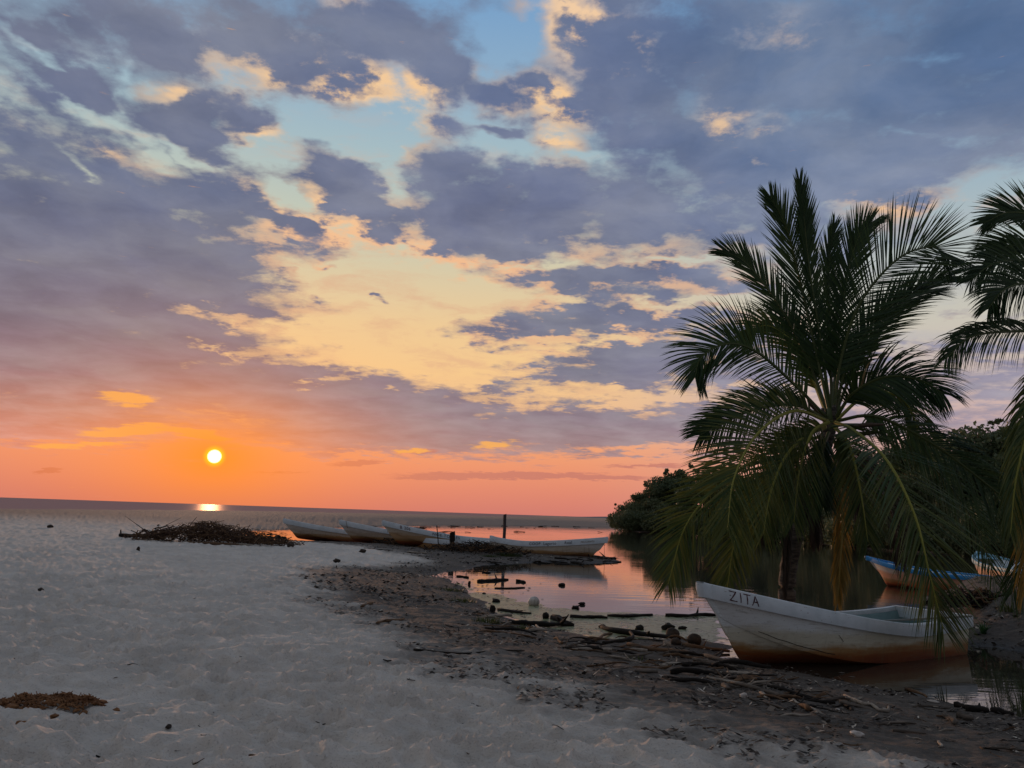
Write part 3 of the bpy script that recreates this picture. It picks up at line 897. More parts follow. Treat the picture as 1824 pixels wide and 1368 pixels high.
for w_, x_ in (('COOP', .35), ('Lagarto', .475), ('Real', .655)): font_text('lettering', w_, p_, L_, sd_, L_ * x_, 3.25, .125, .25, M_INKB, fb, 1, 1.0)
font_text('lettering', 'PELICANOS', p_, L_, sd_, L_ * .79, 3.3, .075, .25, M_ROPE, fb, 1, 1.0)
mb = MB()
c = [side_point(p_, L_, x_, v_, sd_, .006) for x_, v_ in ((.40, 1.35), (.62, 1.35), (.62, 1.98), (.40, 1.98))]
mb.add(c, [(0, 1, 2, 3)]); mb.build('painted_panel', M_RAIL, fb)
font_text('emblem', 'k', p_, L_, sd_, .44, 1.58, .14, .3, M_BLACK, fb, 1)
mb = MB()
mb.tube([p_(.985, 3.0, sd_), p_(.985, 2.5, sd_) + Vector((.05, 0, -.12)), p_(.985, 2.5, sd_) + Vector((.12, 0, -.02)), p_(.99, 3.0, sd_) + Vector((.04, 0, 0))], .011, 5)
e_ = p_(.985, 3.0, sd_); mb.tube([e_, Vector((e_.x + .03, e_.y, -.02))], .009, 5); mb.build('mooring_rope', M_ROPE, fb)

# ---- the painted boats under the far bank, right
M_BLUE = paint('bright_blue_rail', (44, 128, 190), (70, 150, 205), chips=(210, 215, 215))
HR = hull_material('salmon_and_white_hull', top=(206, 198, 190), mid=(204, 150, 120), low=(196, 104, 62), keel=(84, 26, 22))
a = at(1760, 1032, 25.0); b = at(1543, 1003, 27.0)
fb, p_, q_, L_ = build_boat('fishing_boat', 'blue railed boat with salmon bow, floating beyond the hanging palm fronds', (a.x, a.y, 0), (b.x, b.y, .06), (HR, M_BLUE, M_RAIL), L=(Vector((a.x, a.y)) - Vector((b.x, b.y))).length, h_bow=.88, h_mid=.52, h_st=.5, chine_bow=.5, rail=.12)
mb = MB(); sd_ = sideof(fb)
for k in range(30):
    s0, s1 = k / 30 * .96, (k + 1) / 30 * .96
    mb.add([side_point(p_, L_, s * L_, v, sd_, .006) for s in (s0, s1) for v in (1.62, 1.99)], [(0, 1, 3, 2)])
mb.build('white_side_stripe', M_RAIL, fb)
a = at(1845, 1012, 28.0); b = at(1762, 992, 31.5)
fb, p_, q_, L_ = build_boat('fishing_boat', 'pale blue and salmon boat half hidden by palm fronds at the right edge', (a.x, a.y, 0), (b.x, b.y, .06), (HR, paint('pale_blue_rail', (120, 170, 190)), M_RAIL), L=4.6, h_bow=1.0, h_mid=.62, h_st=.6, chine_bow=.5, rail=.14)

# ------------------------------------------------------------------ palms
def leaf_mat(name, base, base2, trans=.25, rough=.55):
    m, t, b = material(name)
    g = node(t, 'ShaderNodeNewGeometry'); tc = node(t, 'ShaderNodeTexCoord').outputs['Object']
    rnd = S(t, g.outputs['Random Per Island'])
    n = tnoise(t, tc, 1.2, 3, .5)
    c = mixc(t, (rnd * .6 + n * .5).ss(.2, .9), base, base2)
    t.links.new(c.k, b.inputs['Base Color']); b.inputs['Roughness'].default_value = rough
    b.inputs['Specular IOR Level'].default_value = .3
    tr = node(t, 'ShaderNodeBsdfTranslucent', {'Color': c})
    mx = node(t, 'ShaderNodeMixShader', {0: trans, 1: b.outputs[0], 2: tr.outputs[0]})
    t.links.new(mx.outputs[0], [x for x in t.nodes if x.type == 'OUTPUT_MATERIAL'][0].inputs[0])
    return m


LM = {'green': leaf_mat('palm_leaf_green', (.018, .045, .018), (.035, .070, .020)),
      'olive': leaf_mat('palm_leaf_olive', (.034, .070, .020), (.100, .115, .026)),
      'yellow': leaf_mat('palm_leaf_yellowing', (.16, .12, .02), (.26, .16, .035)),
      'dead': leaf_mat('palm_leaf_dead', (.028, .020, .014), (.055, .038, .024), .1)}
RM = {'green': leaf_mat('palm_rib_green', (.04, .06, .02), (.07, .09, .025), 0), 'olive': leaf_mat('palm_rib_olive', (.20, .21, .04), (.27, .26, .05), 0),
      'yellow': leaf_mat('palm_rib_yellow', (.30, .20, .05), (.34, .24, .06), 0), 'dead': leaf_mat('palm_rib_dead', (.06, .04, .03), (.09, .06, .04), 0)}


def crom(P, t):
    n = len(P) - 1; x = min(max(t, 0), .99999) * n; i = int(x); f = x - i
    p0 = P[i - 1] if i > 0 else P[0] * 2 - P[1]; p1 = P[i]; p2 = P[i + 1]; p3 = P[i + 2] if i + 2 <= n else P[n] * 2 - P[n - 1]
    return .5 * ((2 * p1) + (p2 - p0) * f + (2 * p0 - 5 * p1 + 4 * p2 - p3) * f * f + (3 * p1 - p0 - 3 * p2 + p3) * f ** 3)


def frond(parent, pts, kind='green', nrm=(0, -1, .15), leaf=.85, n=92, hang=.35, start=.14, wid=.044, fan=1.0, seed=0, label=None, ratio=1.0):
    """one palm frond: a curved rib carrying two rows of narrow leaflets (the rib is its own part)"""
    rg = random.Random(seed * 7 + 1)
    inv = parent.matrix_basis.inverted() if parent else Matrix()
    P = [inv @ Vector(p) for p in pts]
    N = Vector(nrm).normalized()
    n = int(n * 1.2); K = 26; C = [crom(P, k / K) for k in range(K + 1)]
    rib = MB(); rib.tube(C, [.030 * (1 - k / K) ** .8 + .005 for k in range(K + 1)], 5)
    mb = MB()
    for side in (-1, 1):
        split = rg.uniform(.3, .8)
        for k in range(n):
            t = start + (1 - start) * (k + rg.random() * .6) / n
            p = crom(P, t); T = (crom(P, min(t + .02, 1)) - crom(P, t - .02)).normalized()
            Sd = T.cross(N)
            if Sd.length < .1: continue
            Sd = Sd.normalized() * side; Nn = Sd.cross(T).normalized() * side
            prof = (.45 + .55 * min(1, (t - start) / .25)) * (1 - max(0, (t - .55) / .45) ** 1.7 * .62)
            l = leaf * 1.28 * prof * rg.uniform(.90, 1.06) * (ratio if side > 0 else 1)
            if rg.random() < .03: l *= .5
            ang = R((62 - 36 * t) * fan + rg.gauss(0, 2.6))
            D = (T * math.cos(ang) + Sd * math.sin(ang) + Nn * rg.gauss(.10, .07)).normalized()
            W = D.cross(Nn).normalized(); W = (W * math.cos(.5) + Nn * math.sin(.5) * rg.choice((1, .2, .7))).normalized()
            w = wid * rg.uniform(.8, 1.1) * (1 - .35 * t)
            q = p.copy(); v = []; n_ = 5; drp = hang * rg.uniform(.7, 1.35)
            for s in range(n_ + 1):
                u = s / n_; ww = w * (.55 + .9 * u if u < .3 else .82 * (1 - ((u - .3) / .7) ** 1.8) + .02) * .5
                v += [q - W * ww, q + W * ww]
                D2 = (D + Vector((0, 0, -1)) * drp * (u + .12) ** 1.35 * 1.6).normalized()
                q = q + D2 * (l / n_)
            mb.add(v, [(2 * s, 2 * s + 1, 2 * s + 3, 2 * s + 2) for s in range(n_)])
    fr = mb.build('frond', LM[kind], parent)
    if label: fr['label'] = label
    rib.build('rib', RM[kind], fr)
    return fr


def palm_pts(spec, Y0):
    return [at(px, py, Y0 + dy) for px, py, dy in spec]


m, t, b = material('palm_bark')
tc = node(t, 'ShaderNodeTexCoord').outputs['Object']
mp = node(t, 'ShaderNodeMapping', {'Vector': tc}); mp.inputs['Scale'].default_value = (3, 3, 14)
k_ = tnoise(t, mp.outputs[0], 1.5, 5, .65)
c_ = mixc(t, k_.ss(.35, .65), s2l((38, 33, 29)), s2l((92, 84, 74)))
t.links.new(c_.k, b.inputs['Base Color']); b.inputs['Roughness'].default_value = .9; bump(t, b, k_, .8, .02)
M_BARK = m


def palm_trunk(parent, pts, r0, r1, rng):
    inv = parent.matrix_basis.inverted(); P = [inv @ Vector(p) for p in pts]
    K = 60; C = []; rad = []
    for k in range(K + 1):
        C.append(crom(P, k / K)); f = k / K
        rad.append((r0 + (r1 - r0) * f + .10 * max(0, 1 - f * 9)) * (1 + .06 * (k % 3 == 0)))
    mb = MB(); mb.tube(C, rad, 14, jit=.05, rng=rng)
    return mb.build('trunk', M_BARK, parent, True)


YP = 14.0
base = at(1402, 1100, 14.0); base.z = gz(base.x, base.y) - .05
palm = empty('coconut_palm', base)
bpy.context.view_layer.update()
tag(palm, 'coconut palm with upright and drooping fronds standing behind the boat lettered ZITA', 'palm tree')
crown = at(1480, 742, YP)
rg = random.Random(4)
palm_trunk(palm, [base, at(1405, 1010, YP), at(1438, 880, YP), at(1470, 790, YP), crown], .15, .12, rg)
# leaf bases around the growing point
for k in range(9):
    mb = MB(); a = k * 2.4; d = Vector((math.cos(a), math.sin(a) * .8, 0))
    c0 = crown + d * .05 + Vector((0, 0, -.25)) - base; c1 = crown + d * .16 + Vector((0, 0, .10 + .05 * (k % 3))) - base
    mb.tube([c0, (c0 + c1) / 2 + d * .02, c1], [.075, .065, .035], 7, flat=.7); mb.build('leaf_base', RM['green'] if k % 2 else M_BARK, palm, True)
UP = (0, -1, .05)
FR = [  # control points px,py,depth ; kind ; options
    ([(1479, 735, 0), (1462, 610, .1), (1440, 470, .1), (1432, 390, 0), (1424, 322, -.1)], 'green', dict(leaf=.62, hang=.02, fan=.50, nrm=(.35, -1, 0))),
    ([(1476, 728, 0), (1452, 620, .1), (1425, 500, .2), (1402, 410, .2), (1372, 350, .1)], 'green', dict(leaf=.72, hang=.03, fan=.75)),
    ([(1486, 732, 0), (1498, 640, -.2), (1532, 540, -.4), (1598, 462, -.5), (1660, 440, -.5), (1688, 462, -.5)], 'green', dict(leaf=1.02, hang=.10, fan=1.05, n=96)),
    ([(1474, 735, .1), (1438, 640, .3), (1385, 540, .4), (1330, 470, .5), (1288, 446, .5)], 'green', dict(leaf=.66, hang=.12, fan=.65)),
    ([(1470, 742, -.1), (1420, 690, -.5), (1350, 628, -.9), (1296, 612, -1.1), (1250, 636, -1.3), (1238, 672, -1.4)], 'green', dict(leaf=.85, hang=.28, fan=.95)),
    ([(1474, 742, .3), (1440, 660, .8), (1400, 598, 1.1), (1360, 580, 1.3), (1330, 606, 1.4)], 'olive', dict(leaf=.7, hang=.4, fan=.8)),
    ([(1483, 732, .1), (1492, 620, .4), (1508, 500, .6), (1528, 425, .6), (1552, 396, .6)], 'green', dict(leaf=.70, hang=.05, fan=.65)),
    ([(1482, 735, .2), (1478, 600, .5), (1476, 480, .8), (1486, 400, .9)], 'green', dict(leaf=.62, hang=.05, fan=.6, nrm=(.5, -1, 0))),
    ([(1488, 736, .2), (1530, 640, .5), (1590, 560, .6), (1650, 506, .6), (1694, 492, .5)], 'green', dict(leaf=.72, hang=.22, fan=.62)),
    ([(1486, 738, 0), (1510, 650, 0), (1560, 570, .1), (1620, 525, .1), (1668, 520, .1)], 'green', dict(leaf=.72, hang=.10, fan=.6, nrm=(0, -.8, .6))),
    ([(1490, 742, -.2), (1520, 700, -.7), (1575, 672, -1.1), (1635, 676, -1.3), (1682, 702, -1.5)], 'green', dict(leaf=.80, hang=.62, fan=.9)),
    ([(1490, 748, -.1), (1545, 702, -.2), (1600, 706, -.3), (1630, 750, -.3), (1640, 812, -.3)], 'olive', dict(leaf=.72, hang=.7, fan=.95)),
    ([(1472, 748, -.2), (1420, 722, -.9), (1350, 728, -1.4), (1285, 755, -1.8), (1246, 775, -2.0)], 'green', dict(leaf=.72, hang=.30, fan=.85)),
    ([(1474, 750, -.3), (1415, 732, -1.2), (1350, 772, -2.0), (1308, 850, -2.5), (1296, 940, -2.7)], 'olive', dict(leaf=1.0, hang=.16, fan=1.0, n=84)),
    ([(1470, 762, -.1), (1400, 790, -.8), (1300, 850, -1.5), (1225, 930, -2.0), (1190, 1040, -2.2)], 'olive', dict(leaf=.82, hang=.25, fan=.85, n=80)),
    ([(1468, 775, .2), (1405, 800, .2), (1345, 880, 0), (1310, 960, -.1), (1295, 1050, -.2)], 'olive', dict(leaf=.80, hang=.22, fan=.9, n=74)),
    ([(1466, 790, .4), (1400, 830, .5), (1360, 890, .4), (1340, 960, .3)], 'dead', dict(leaf=.7, hang=.7, fan=.9, n=50)),
    ([(1488, 752, -.3), (1520, 766, -1.0), (1578, 818, -2.0), (1628, 915, -2.7), (1655, 1020, -3.0), (1680, 1120, -3.0)], 'olive', dict(leaf=1.02, hang=.14, fan=.86, n=105, nrm=(.1, -1, .3), start=.08)),
    ([(1490, 750, -.1), (1560, 742, -.6), (1660, 790, -1.0), (1760, 865, -1.2), (1850, 940, -1.4), (1905, 1040, -1.5)], 'green', dict(leaf=.92, hang=.62, fan=.9, n=100)),
    ([(1490, 756, .3), (1570, 765, .6), (1660, 830, .9), (1735, 930, 1.0), (1775, 1040, 1.0)], 'green', dict(leaf=.85, hang=.6, fan=.9, n=80)),
    ([(1470, 760, -.4), (1436, 775, -.9), (1398, 815, -1.3), (1372, 880, -1.5), (1360, 950, -1.5)], 'olive', dict(leaf=.75, hang=.25, fan=.85, n=66)),
    ([(1476, 752, -.5), (1446, 772, -.9), (1424, 840, -1.2), (1414, 930, -1.3)], 'olive', dict(leaf=.72, hang=.2, fan=.85, n=70)),
    ([(1486, 760, -.4), (1512, 792, -.8), (1532, 870, -1.1), (1546, 965, -1.2)], 'olive', dict(leaf=.75, hang=.2, fan=.85, n=70)),
    ([(1476, 770, -.3), (1466, 800, -.5), (1462, 850, -.6), (1466, 900, -.6)], 'green', dict(leaf=.6, hang=.5, fan=.8, n=60)),
    ([(1476, 790, 0), (1494, 850, -.2), (1500, 940, -.3), (1496, 1010, -.4), (1492, 1072, -.4)], 'yellow', dict(leaf=.46, hang=.6, fan=.55, n=66)),
    ([(1462, 800, .1), (1440, 850, 0), (1448, 910, -.1), (1452, 960, -.1)], 'dead', dict(leaf=.5, hang=1.2, fan=.5, n=60)),
    ([(1455, 820, -.1), (1412, 880, -.3), (1401, 960, -.4), (1398, 1062, -.4)], 'dead', dict(leaf=.36, hang=1.3, fan=.4, n=80, start=.3)),
    ([(1488, 775, .5), (1545, 830, .8), (1590, 920, .9), (1606, 1010, .9)], 'dead', dict(leaf=.6, hang=.9, fan=.8, n=50)),
    ([(1484, 780, .5), (1510, 850, .7), (1528, 910, .8)], 'dead', dict(leaf=.5, hang=1.0, fan=.7, n=40)),
]
DESC = {'yellow': 'yellow brown frond hanging straight down', 'dead': 'dead dark brown hanging frond'}
for k, (sp, kind, opt) in enumerate(FR):
    frond(palm, palm_pts(sp, YP), kind, seed=k + 1, label=DESC.get(kind), **opt)
# dark spathes and a withered flower stalk
for k, (sp, r_) in enumerate((([(1500, 770, -.4), (1535, 758, -.7), (1575, 756, -.9)], .045), ([(1500, 776, -.3), (1540, 772, -.6), (1568, 770, -.7)], .04), ([(1466, 745, -.2), (1445, 722, -.5), (1438, 712, -.6)], .02))):
    P_ = [Vector(p) - base for p in palm_pts(sp, YP)]
    mb = MB(); C = [crom(P_, j / 8) for j in range(9)]
    mb.tube(C, [r_ * (.5 + 1.2 * math.sin(math.pi * min(1, j / 8 * .9 + .08))) for j in range(9)], 7, flat=.6); mb.build('spathe', RM['dead'], palm, True)
mb = MB(); P_ = [Vector(p) - base for p in palm_pts([(1462, 800, -.25), (1452, 840, -.35), (1448, 900, -.35)], YP)]
mb.tube(P_, [.10, .13, .05], 9, jit=.5, rng=rg); mb.build('dead_sheath', LM['dead'], palm)

Y2 = 12.6
b2 = at(2010, 1100, 13.0); b2.z = gz(b2.x, b2.y) - .05
palm2 = empty('coconut_palm', b2)
tag(palm2, 'second coconut palm, only its drooping fronds reaching in from the right edge', 'palm tree')
palm_trunk(palm2, [b2, at(2020, 900, 13), at(1995, 720, 12.8), at(1975, 580, 12.6)], .16, .12, rg)
FR2 = [
    ([(1975, 570, 0), (1920, 460, -.1), (1860, 395, -.2), (1800, 378, -.2), (1752, 398, -.2)], 'green', dict(leaf=.62, hang=.2, fan=.75)),
    ([(1975, 575, .2), (1910, 480, .4), (1850, 440, .5), (1790, 440, .6), (1760, 455, .6)], 'green', dict(leaf=.62, hang=.2, fan=.75)),
    ([(1970, 580, 0), (1900, 500, -.4), (1830, 466, -.7), (1770, 470, -.9), (1728, 500, -1.0)], 'green', dict(leaf=.66, hang=.35, fan=.85)),
    ([(1970, 585, -.2), (1900, 530, -.8), (1840, 505, -1.2), (1790, 515, -1.4), (1760, 550, -1.5)], 'green', dict(leaf=.72, hang=.45, fan=.85)),
    ([(1970, 600, 0), (1900, 592, -.5), (1810, 590, -.9), (1730, 600, -1.2), (1684, 640, -1.4)], 'green', dict(leaf=.70, hang=.75, fan=.75)),
    ([(1970, 610, .2), (1920, 620, .5), (1870, 660, .8), (1820, 740, .9), (1795, 850, .9)], 'olive', dict(leaf=.7, hang=.8, fan=.8)),
    ([(1975, 620, -.2), (1920, 650, -.8), (1850, 720, -1.3), (1812, 840, -1.5), (1800, 950, -1.6)], 'olive', dict(leaf=.78, hang=.8, fan=.7)),
    ([(1975, 630, -.3), (1925, 700, -.8), (1870, 800, -1.0), (1835, 930, -1.1), (1822, 1060, -1.1)], 'yellow', dict(leaf=.7, hang=.9, fan=.7)),
    ([(1975, 640, .2), (1920, 730, .5), (1870, 850, .6), (1835, 960, .6), (1800, 1060, .6)], 'green', dict(leaf=.95, hang=.8, fan=.9)),
    ([(1980, 570, .2), (1990, 420, .4), (2000, 300, .5)], 'green', dict(leaf=.8, hang=.2)),
    ([(1985, 580, 0), (2060, 480, 0), (2150, 450, 0)], 'green', dict(leaf=.8, hang=.4)),
    ([(1985, 600, 0), (2080, 600, .3), (2180, 680, .5)], 'green', dict(leaf=.8, hang=.6)),
]
for k, (sp, kind, opt) in enumerate(FR2):
    frond(palm2, palm_pts(sp, Y2), kind, seed=k + 50, n=opt.pop('n', 84), **opt)

# ------------------------------------------------------------------ trees on the far bank
TM = [leaf_mat('mangrove_leaf', (.080, .105, .050), (.145, .170, .080), .3), leaf_mat('broad_tree_leaf', (.070, .105, .055), (.125, .160, .080), .3), leaf_mat('dull_bush_leaf', (.095, .115, .058), (.155, .175, .085), .3)]


def rough_mesh(name, V, Fq, mat, parent):
    me = bpy.data.meshes.new(name); V = np.asarray(V, np.float32); Fq = np.asarray(Fq, np.int32)
    me.vertices.add(len(V)); me.vertices.foreach_set('co', V.ravel())
    me.loops.add(Fq.size); me.loops.foreach_set('vertex_index', Fq.ravel())
    me.polygons.add(len(Fq)); me.polygons.foreach_set('loop_start', np.arange(0, Fq.size, 4, dtype=np.int32))
    me.polygons.foreach_set('loop_total', np.full(len(Fq), 4, np.int32)); me.update(calc_edges=True)
    me.materials.append(mat)
    o = bpy.data.objects.new(name, me); COL.objects.link(o)
    if parent: o.parent = parent
    return o


def leaf_cloud(centers, radii, n, size, seed):
    r = np.random.RandomState(seed); V = []; tot = sum(q[0] * q[1] for q in radii)
    for c, q in zip(centers, radii):
        k = int(n * q[0] * q[1] / tot)
        d = r.normal(size=(k, 3)); d /= np.linalg.norm(d, axis=1)[:, None]
        # sprays of leaves: most near the shell, clumped
        rad = r.uniform(.55, 1.0, k) ** .5
        clump = r.normal(size=(max(k // 26, 1), 3)); clump /= np.linalg.norm(clump, axis=1)[:, None]
        ci = r.randint(0, len(clump), k); d = d * .40 + clump[ci] * (.75 + .35 * r.uniform(size=(k, 1)) * (ci % 3 == 0)[:, None])
        p = np.array(c) + d * rad[:, None] * np.array(q)
        a = r.normal(size=(k, 3)); a /= np.linalg.norm(a, axis=1)[:, None]
        b_ = np.cross(a, r.normal(size=(k, 3))); b_ /= np.linalg.norm(b_, axis=1)[:, None]
        s = size * r.uniform(.6, 1.3, (k, 1))
        V.append(np.stack([p - a * s - b_ * s * .1, p - b_ * s * .55, p + a * s + b_ * s * .1, p + b_ * s * .55], 1))
    V = np.concatenate(V); m_ = len(V); V = V.reshape(-1, 3); Fq = np.arange(m_ * 4).reshape(-1, 4)
    return V, Fq


def make_tree(seed, H, W, leafn, size, mat, bush=False):
    rg = random.Random(seed); root = empty('mangrove_tree' if not bush else 'mangrove_bush')
    tr = MB(); C = []; Q = []
    tops = []
    nb = 11 if not bush else 8
    for k in range(nb):
        a = k * 2.399 + rg.random(); rr = W * .5 * math.sqrt((k + .5) / nb) * .85
        z = H * (rg.uniform(.48, .90) if not bush else rg.uniform(.30, .75)) * (1 - .25 * (rr / (W * .5)))
        c = (math.cos(a) * rr, math.sin(a) * rr, z); C.append(c)
        q = W * rg.uniform(.15, .26); Q.append((q, q, q * rg.uniform(.55, .85)))
        tops.append(Vector(c))
    for k in range(nb):                     # low skirts down to the water
        a = rg.uniform(0, 6.28); rr = W * rg.uniform(.25, .46)
        C.append((math.cos(a) * rr, math.sin(a) * rr, H * rg.uniform(.08, .35))); q = W * rg.uniform(.12, .2); Q.append((q, q, q * .8))
    for k in range(3):                      # sprigs that break the outline
        a = rg.uniform(0, 6.28); rr = W * rg.uniform(.1, .5)
        C.append((math.cos(a) * rr, math.sin(a) * rr, H * rg.uniform(.86, 1.0))); q = W * rg.uniform(.05, .09); Q.append((q, q, q * .7))
    fork = Vector((0, 0, H * (.28 if not bush else .08)))
    tr.tube([Vector((0, 0, -.3)), Vector((.1, 0, H * .12)), fork], [H * .035, H * .028, H * .022], 7)
    for c in tops: tr.tube([fork - Vector((0, 0, .1)), fork.lerp(c, .5) + Vector((0, 0, -.05 * H)), c], [H * .016, H * .010, H * .004], 5, caps=False)
    tr.build('trunk', M_BARK, root)
    V, Fq = leaf_cloud(C, Q, leafn, size, seed); rough_mesh('crown', V, Fq, mat, root)
    return root


protos = [make_tree(1, 9.0, 8.6, 26000, .17, TM[0]), make_tree(2, 9.8, 8.4, 26000, .17, TM[1]), make_tree(3, 8.2, 9.0, 26000, .17, TM[2]), make_tree(4, 4.4, 6.2, 15000, .14, TM[0], True), make_tree(5, 4.0, 6.6, 15000, .14, TM[2], True)]
used = set()
bankpx = [p[0] for p in BANK_PX]; bankY = [onz(*p).y for p in BANK_PX]


def bankpos(px, off):
    Y_ = float(np.interp(px, bankpx, bankY)) + off; p = at(px, 800, Y_); return p.x, Y_


# pixel column, metres behind the waterline, prototype, scale, label
TL = [
    (1120, 4, 4, 1.05, 'low round bush at the seaward tip of the far wooded bank'),
    (1146, 6, 2, .72, 'rounded tree just behind the bush at the seaward tip of the bank'),
    (1172, 9, 0, .84, 'spreading tree rising near the tip of the far wooded bank'),
    (1203, 11, 1, .98, 'tallest tree near the tip of the bank, loose sprigs above its crown'),
]
for k, px in enumerate([1150, 1190, 1232, 1275, 1320, 1365, 1410, 1455, 1500, 1545, 1592, 1640, 1690, 1740, 1790, 1840, 1900]):
    TL.append((px, 2.5, 3 + k % 2, 1.0 + .25 * ((k * 7) % 5) / 5, None))
for k, px in enumerate([1245, 1290, 1335, 1380, 1425, 1470, 1515, 1560, 1605, 1650]):
    TL.append((px, 7 + (k * 5) % 4, (k * 2 + 1) % 3, .92 + .1 * ((k * 3) % 4) / 4, None))
TL += [(1700, 8, 2, 1.0, 'dark spreading tree seen in the gap left of the right palm fronds'), (1745, 7, 1, 1.0, 'tall tree on the far bank showing its top between the two palms'), (1795, 8, 0, 1.12, 'broad tree on the far bank behind the right palm fronds'),
       (1845, 8, 1, 1.0, None), (1900, 9, 0, 1.05, None), (1960, 9, 2, 1.1, None)]
for k, (px, off, pi, sc, lab) in enumerate(TL):
    x_, y_ = bankpos(px, off); z_ = max(gz(x_, y_), 0)
    if pi in used: o = copy_tree(protos[pi])
    else: o = protos[pi]; used.add(pi)
    o.location = (x_, y_, z_ - .05); o.scale = (sc * (1 + .12 * math.sin(k * 3.1)), sc, sc * (1 + .10 * math.cos(k * 2.3))); o.rotation_euler = (0, 0, k * 1.7)
    o.name = 'mangrove_bush' if pi > 2 else 'mangrove_tree'
    if lab: tag(o, lab, 'tree' if pi < 3 else 'bush', 'trees along the far bank')
    else:
        ORD = ['first', 'second', 'third', 'fourth', 'fifth', 'sixth', 'seventh', 'eighth', 'ninth', 'tenth', 'eleventh', 'twelfth', 'thirteenth', 'fourteenth', 'fifteenth', 'sixteenth', 'seventeenth']
        nb_ = sum(1 for q in TL[:k] if q[4] is None and (q[2] > 2) == (pi > 2))
        where = 'left of the palm trunk' if px < 1400 else 'behind the palm' if px < 1560 else 'behind the blue railed boat' if px < 1780 else 'at the right edge'
        if pi > 2: tag(o, 'low mangrove bush ' + where + ', ' + ORD[nb_] + ' from the left along the water edge', 'bush', 'mangrove bushes at the water edge')
        else: tag(o, 'leafy tree ' + where + ', ' + ORD[nb_] + ' from the left behind the bushes', 'tree', 'trees behind the bushes')

# hills far down the coast, haze put into their mauve-grey base colour
m, t, b = material('far_hill'); b.inputs['Base Color'].default_value = (.20, .17, .17, 1); b.inputs['Roughness'].default_value = 1
v = []; f = []
for k in range(60):
    x_ = -60 + k * 34; h = 26 * (fbm(np.array([k * .13]), np.array([2.2]), 4, 5)[0]) * sst(0, 14, k) + 1
    v += [(x_ + 300, 3200, -2), (x_ + 300, 3230, h + 6 * math.sin(k * .3) * min(1, k / 20)), (x_ + 300, 3500, -2)]
for k in range(59):
    for c in (0, 1): f.append((k * 3 + c, (k + 1) * 3 + c, (k + 1) * 3 + c + 1, k * 3 + c + 1))
o = mesh('hills', v, f, m, None, True); o['kind'] = 'structure'

# ------------------------------------------------------------------ driftwood, husks, stones
def wood_mat(name, a, b_, sc=1.0):
    m, t, b = material(name)
    tc = node(t, 'ShaderNodeTexCoord').outputs['Object']
    rnd = S(t, node(t, 'ShaderNodeObjectInfo').outputs['Random'])
    mp = node(t, 'ShaderNodeMapping', {'Vector': tc}); mp.inputs['Scale'].default_value = (3, 22, 22)
    n = tnoise(t, mp.outputs[0], 1.5 * sc, 5, .65)
    c = mixc(t, n.ss(.3, .7), s2l(a), s2l(b_)); c = mixc(t, rnd * .45, c, s2l(tuple(v * .6 for v in b_)))
    t.links.new(c.k, b.inputs['Base Color']); b.inputs['Roughness'].default_value = .85; b.inputs['Specular IOR Level'].default_value = .2
    bump(t, b, n, .7, .01)
    return m


M_WET = wood_mat('wet_driftwood', (16, 14, 12), (44, 38, 33))
M_WOOD = wood_mat('grey_driftwood', (58, 52, 46), (112, 102, 92))
M_PALE = wood_mat('pale_driftwood', (118, 108, 98), (172, 162, 148))
M_BROWN = wood_mat('brown_driftwood', (66, 50, 38), (118, 92, 68))
M_BROWN2 = wood_mat('reddish_brown_driftwood', (48, 36, 30), (90, 66, 54))
M_HUSK = wood_mat('coconut_husk', (40, 34, 30), (78, 68, 60), .5)
M_ORANGE = wood_mat('orange_brown_fibre', (92, 58, 38), (150, 108, 72), .6)


def log_mesh(name, L, r, mat, rng, bend=.08, ends=True, branch=0, seg=9, flat=1.0, taper=.6):
    n = max(5, int(L / .12)); n = min(n, 16)
    b1 = rng.uniform(-1, 1) * bend * L; b2 = rng.uniform(-.5, .5) * bend * L
    pts = []; rad = []
    ph = rng.random() * 6
    for k in range(n + 1):
        u = k / n
        pts.append(Vector(((u - .5) * L, b1 * math.sin(u * math.pi) + b2 * math.sin(u * 2 * math.pi) + rng.uniform(-.15, .15) * r, rng.uniform(-.12, .12) * r)))
        rad.append(r * (1 - (1 - taper) * u) * (1 + .16 * math.sin(u * 9 + ph)) * (.75 if k in (0, n) else 1))
    mb = MB(); mb.tube(pts, rad, seg, jit=.22, flat=flat, rng=rng)
    for j in range(branch):
        u = rng.uniform(.25, .85); p = pts[int(u * n)]; d = Vector((rng.uniform(.2, .9), rng.choice((-1, 1)) * rng.uniform(.4, 1), rng.uniform(.0, .6))).normalized()
        l_ = L * rng.uniform(.12, .3)
        mb.tube([p, p + d * l_ * .5, p + d * l_ + Vector((0, 0, rng.uniform(-.02, .03)))], [r * .5, r * .38, r * .12], 6, jit=.2, rng=rng)
    me_o = mb.build(name, mat, None, True)
    return me_o


def place_log(px0, py0, px1, py1, r, mat, label, name='driftwood_log', cat='driftwood', group=None, bend=.06, branch=0, seed=0, sink=.35, flat=.85, raise1=0.0, taper=.65):
    a = ong(px0, py0); b_ = ong(px1, py1); rng = random.Random(seed + int(px0 * 3 + py0))
    d = b_ - a; L = max((Vector((d.x, d.y))).length, .05)
    o = log_mesh(name, L, r, mat, rng, bend, branch=branch, flat=flat, taper=taper)
    c = (a + b_) / 2; c.z += r * (1 - sink) * flat + raise1 / 2
    o.location = c; o.rotation_euler = (rng.uniform(-.4, .4) * 0, -math.atan2(d.z + raise1, L), math.atan2(d.y, d.x))
    tag(o, label, cat, group)
    return o


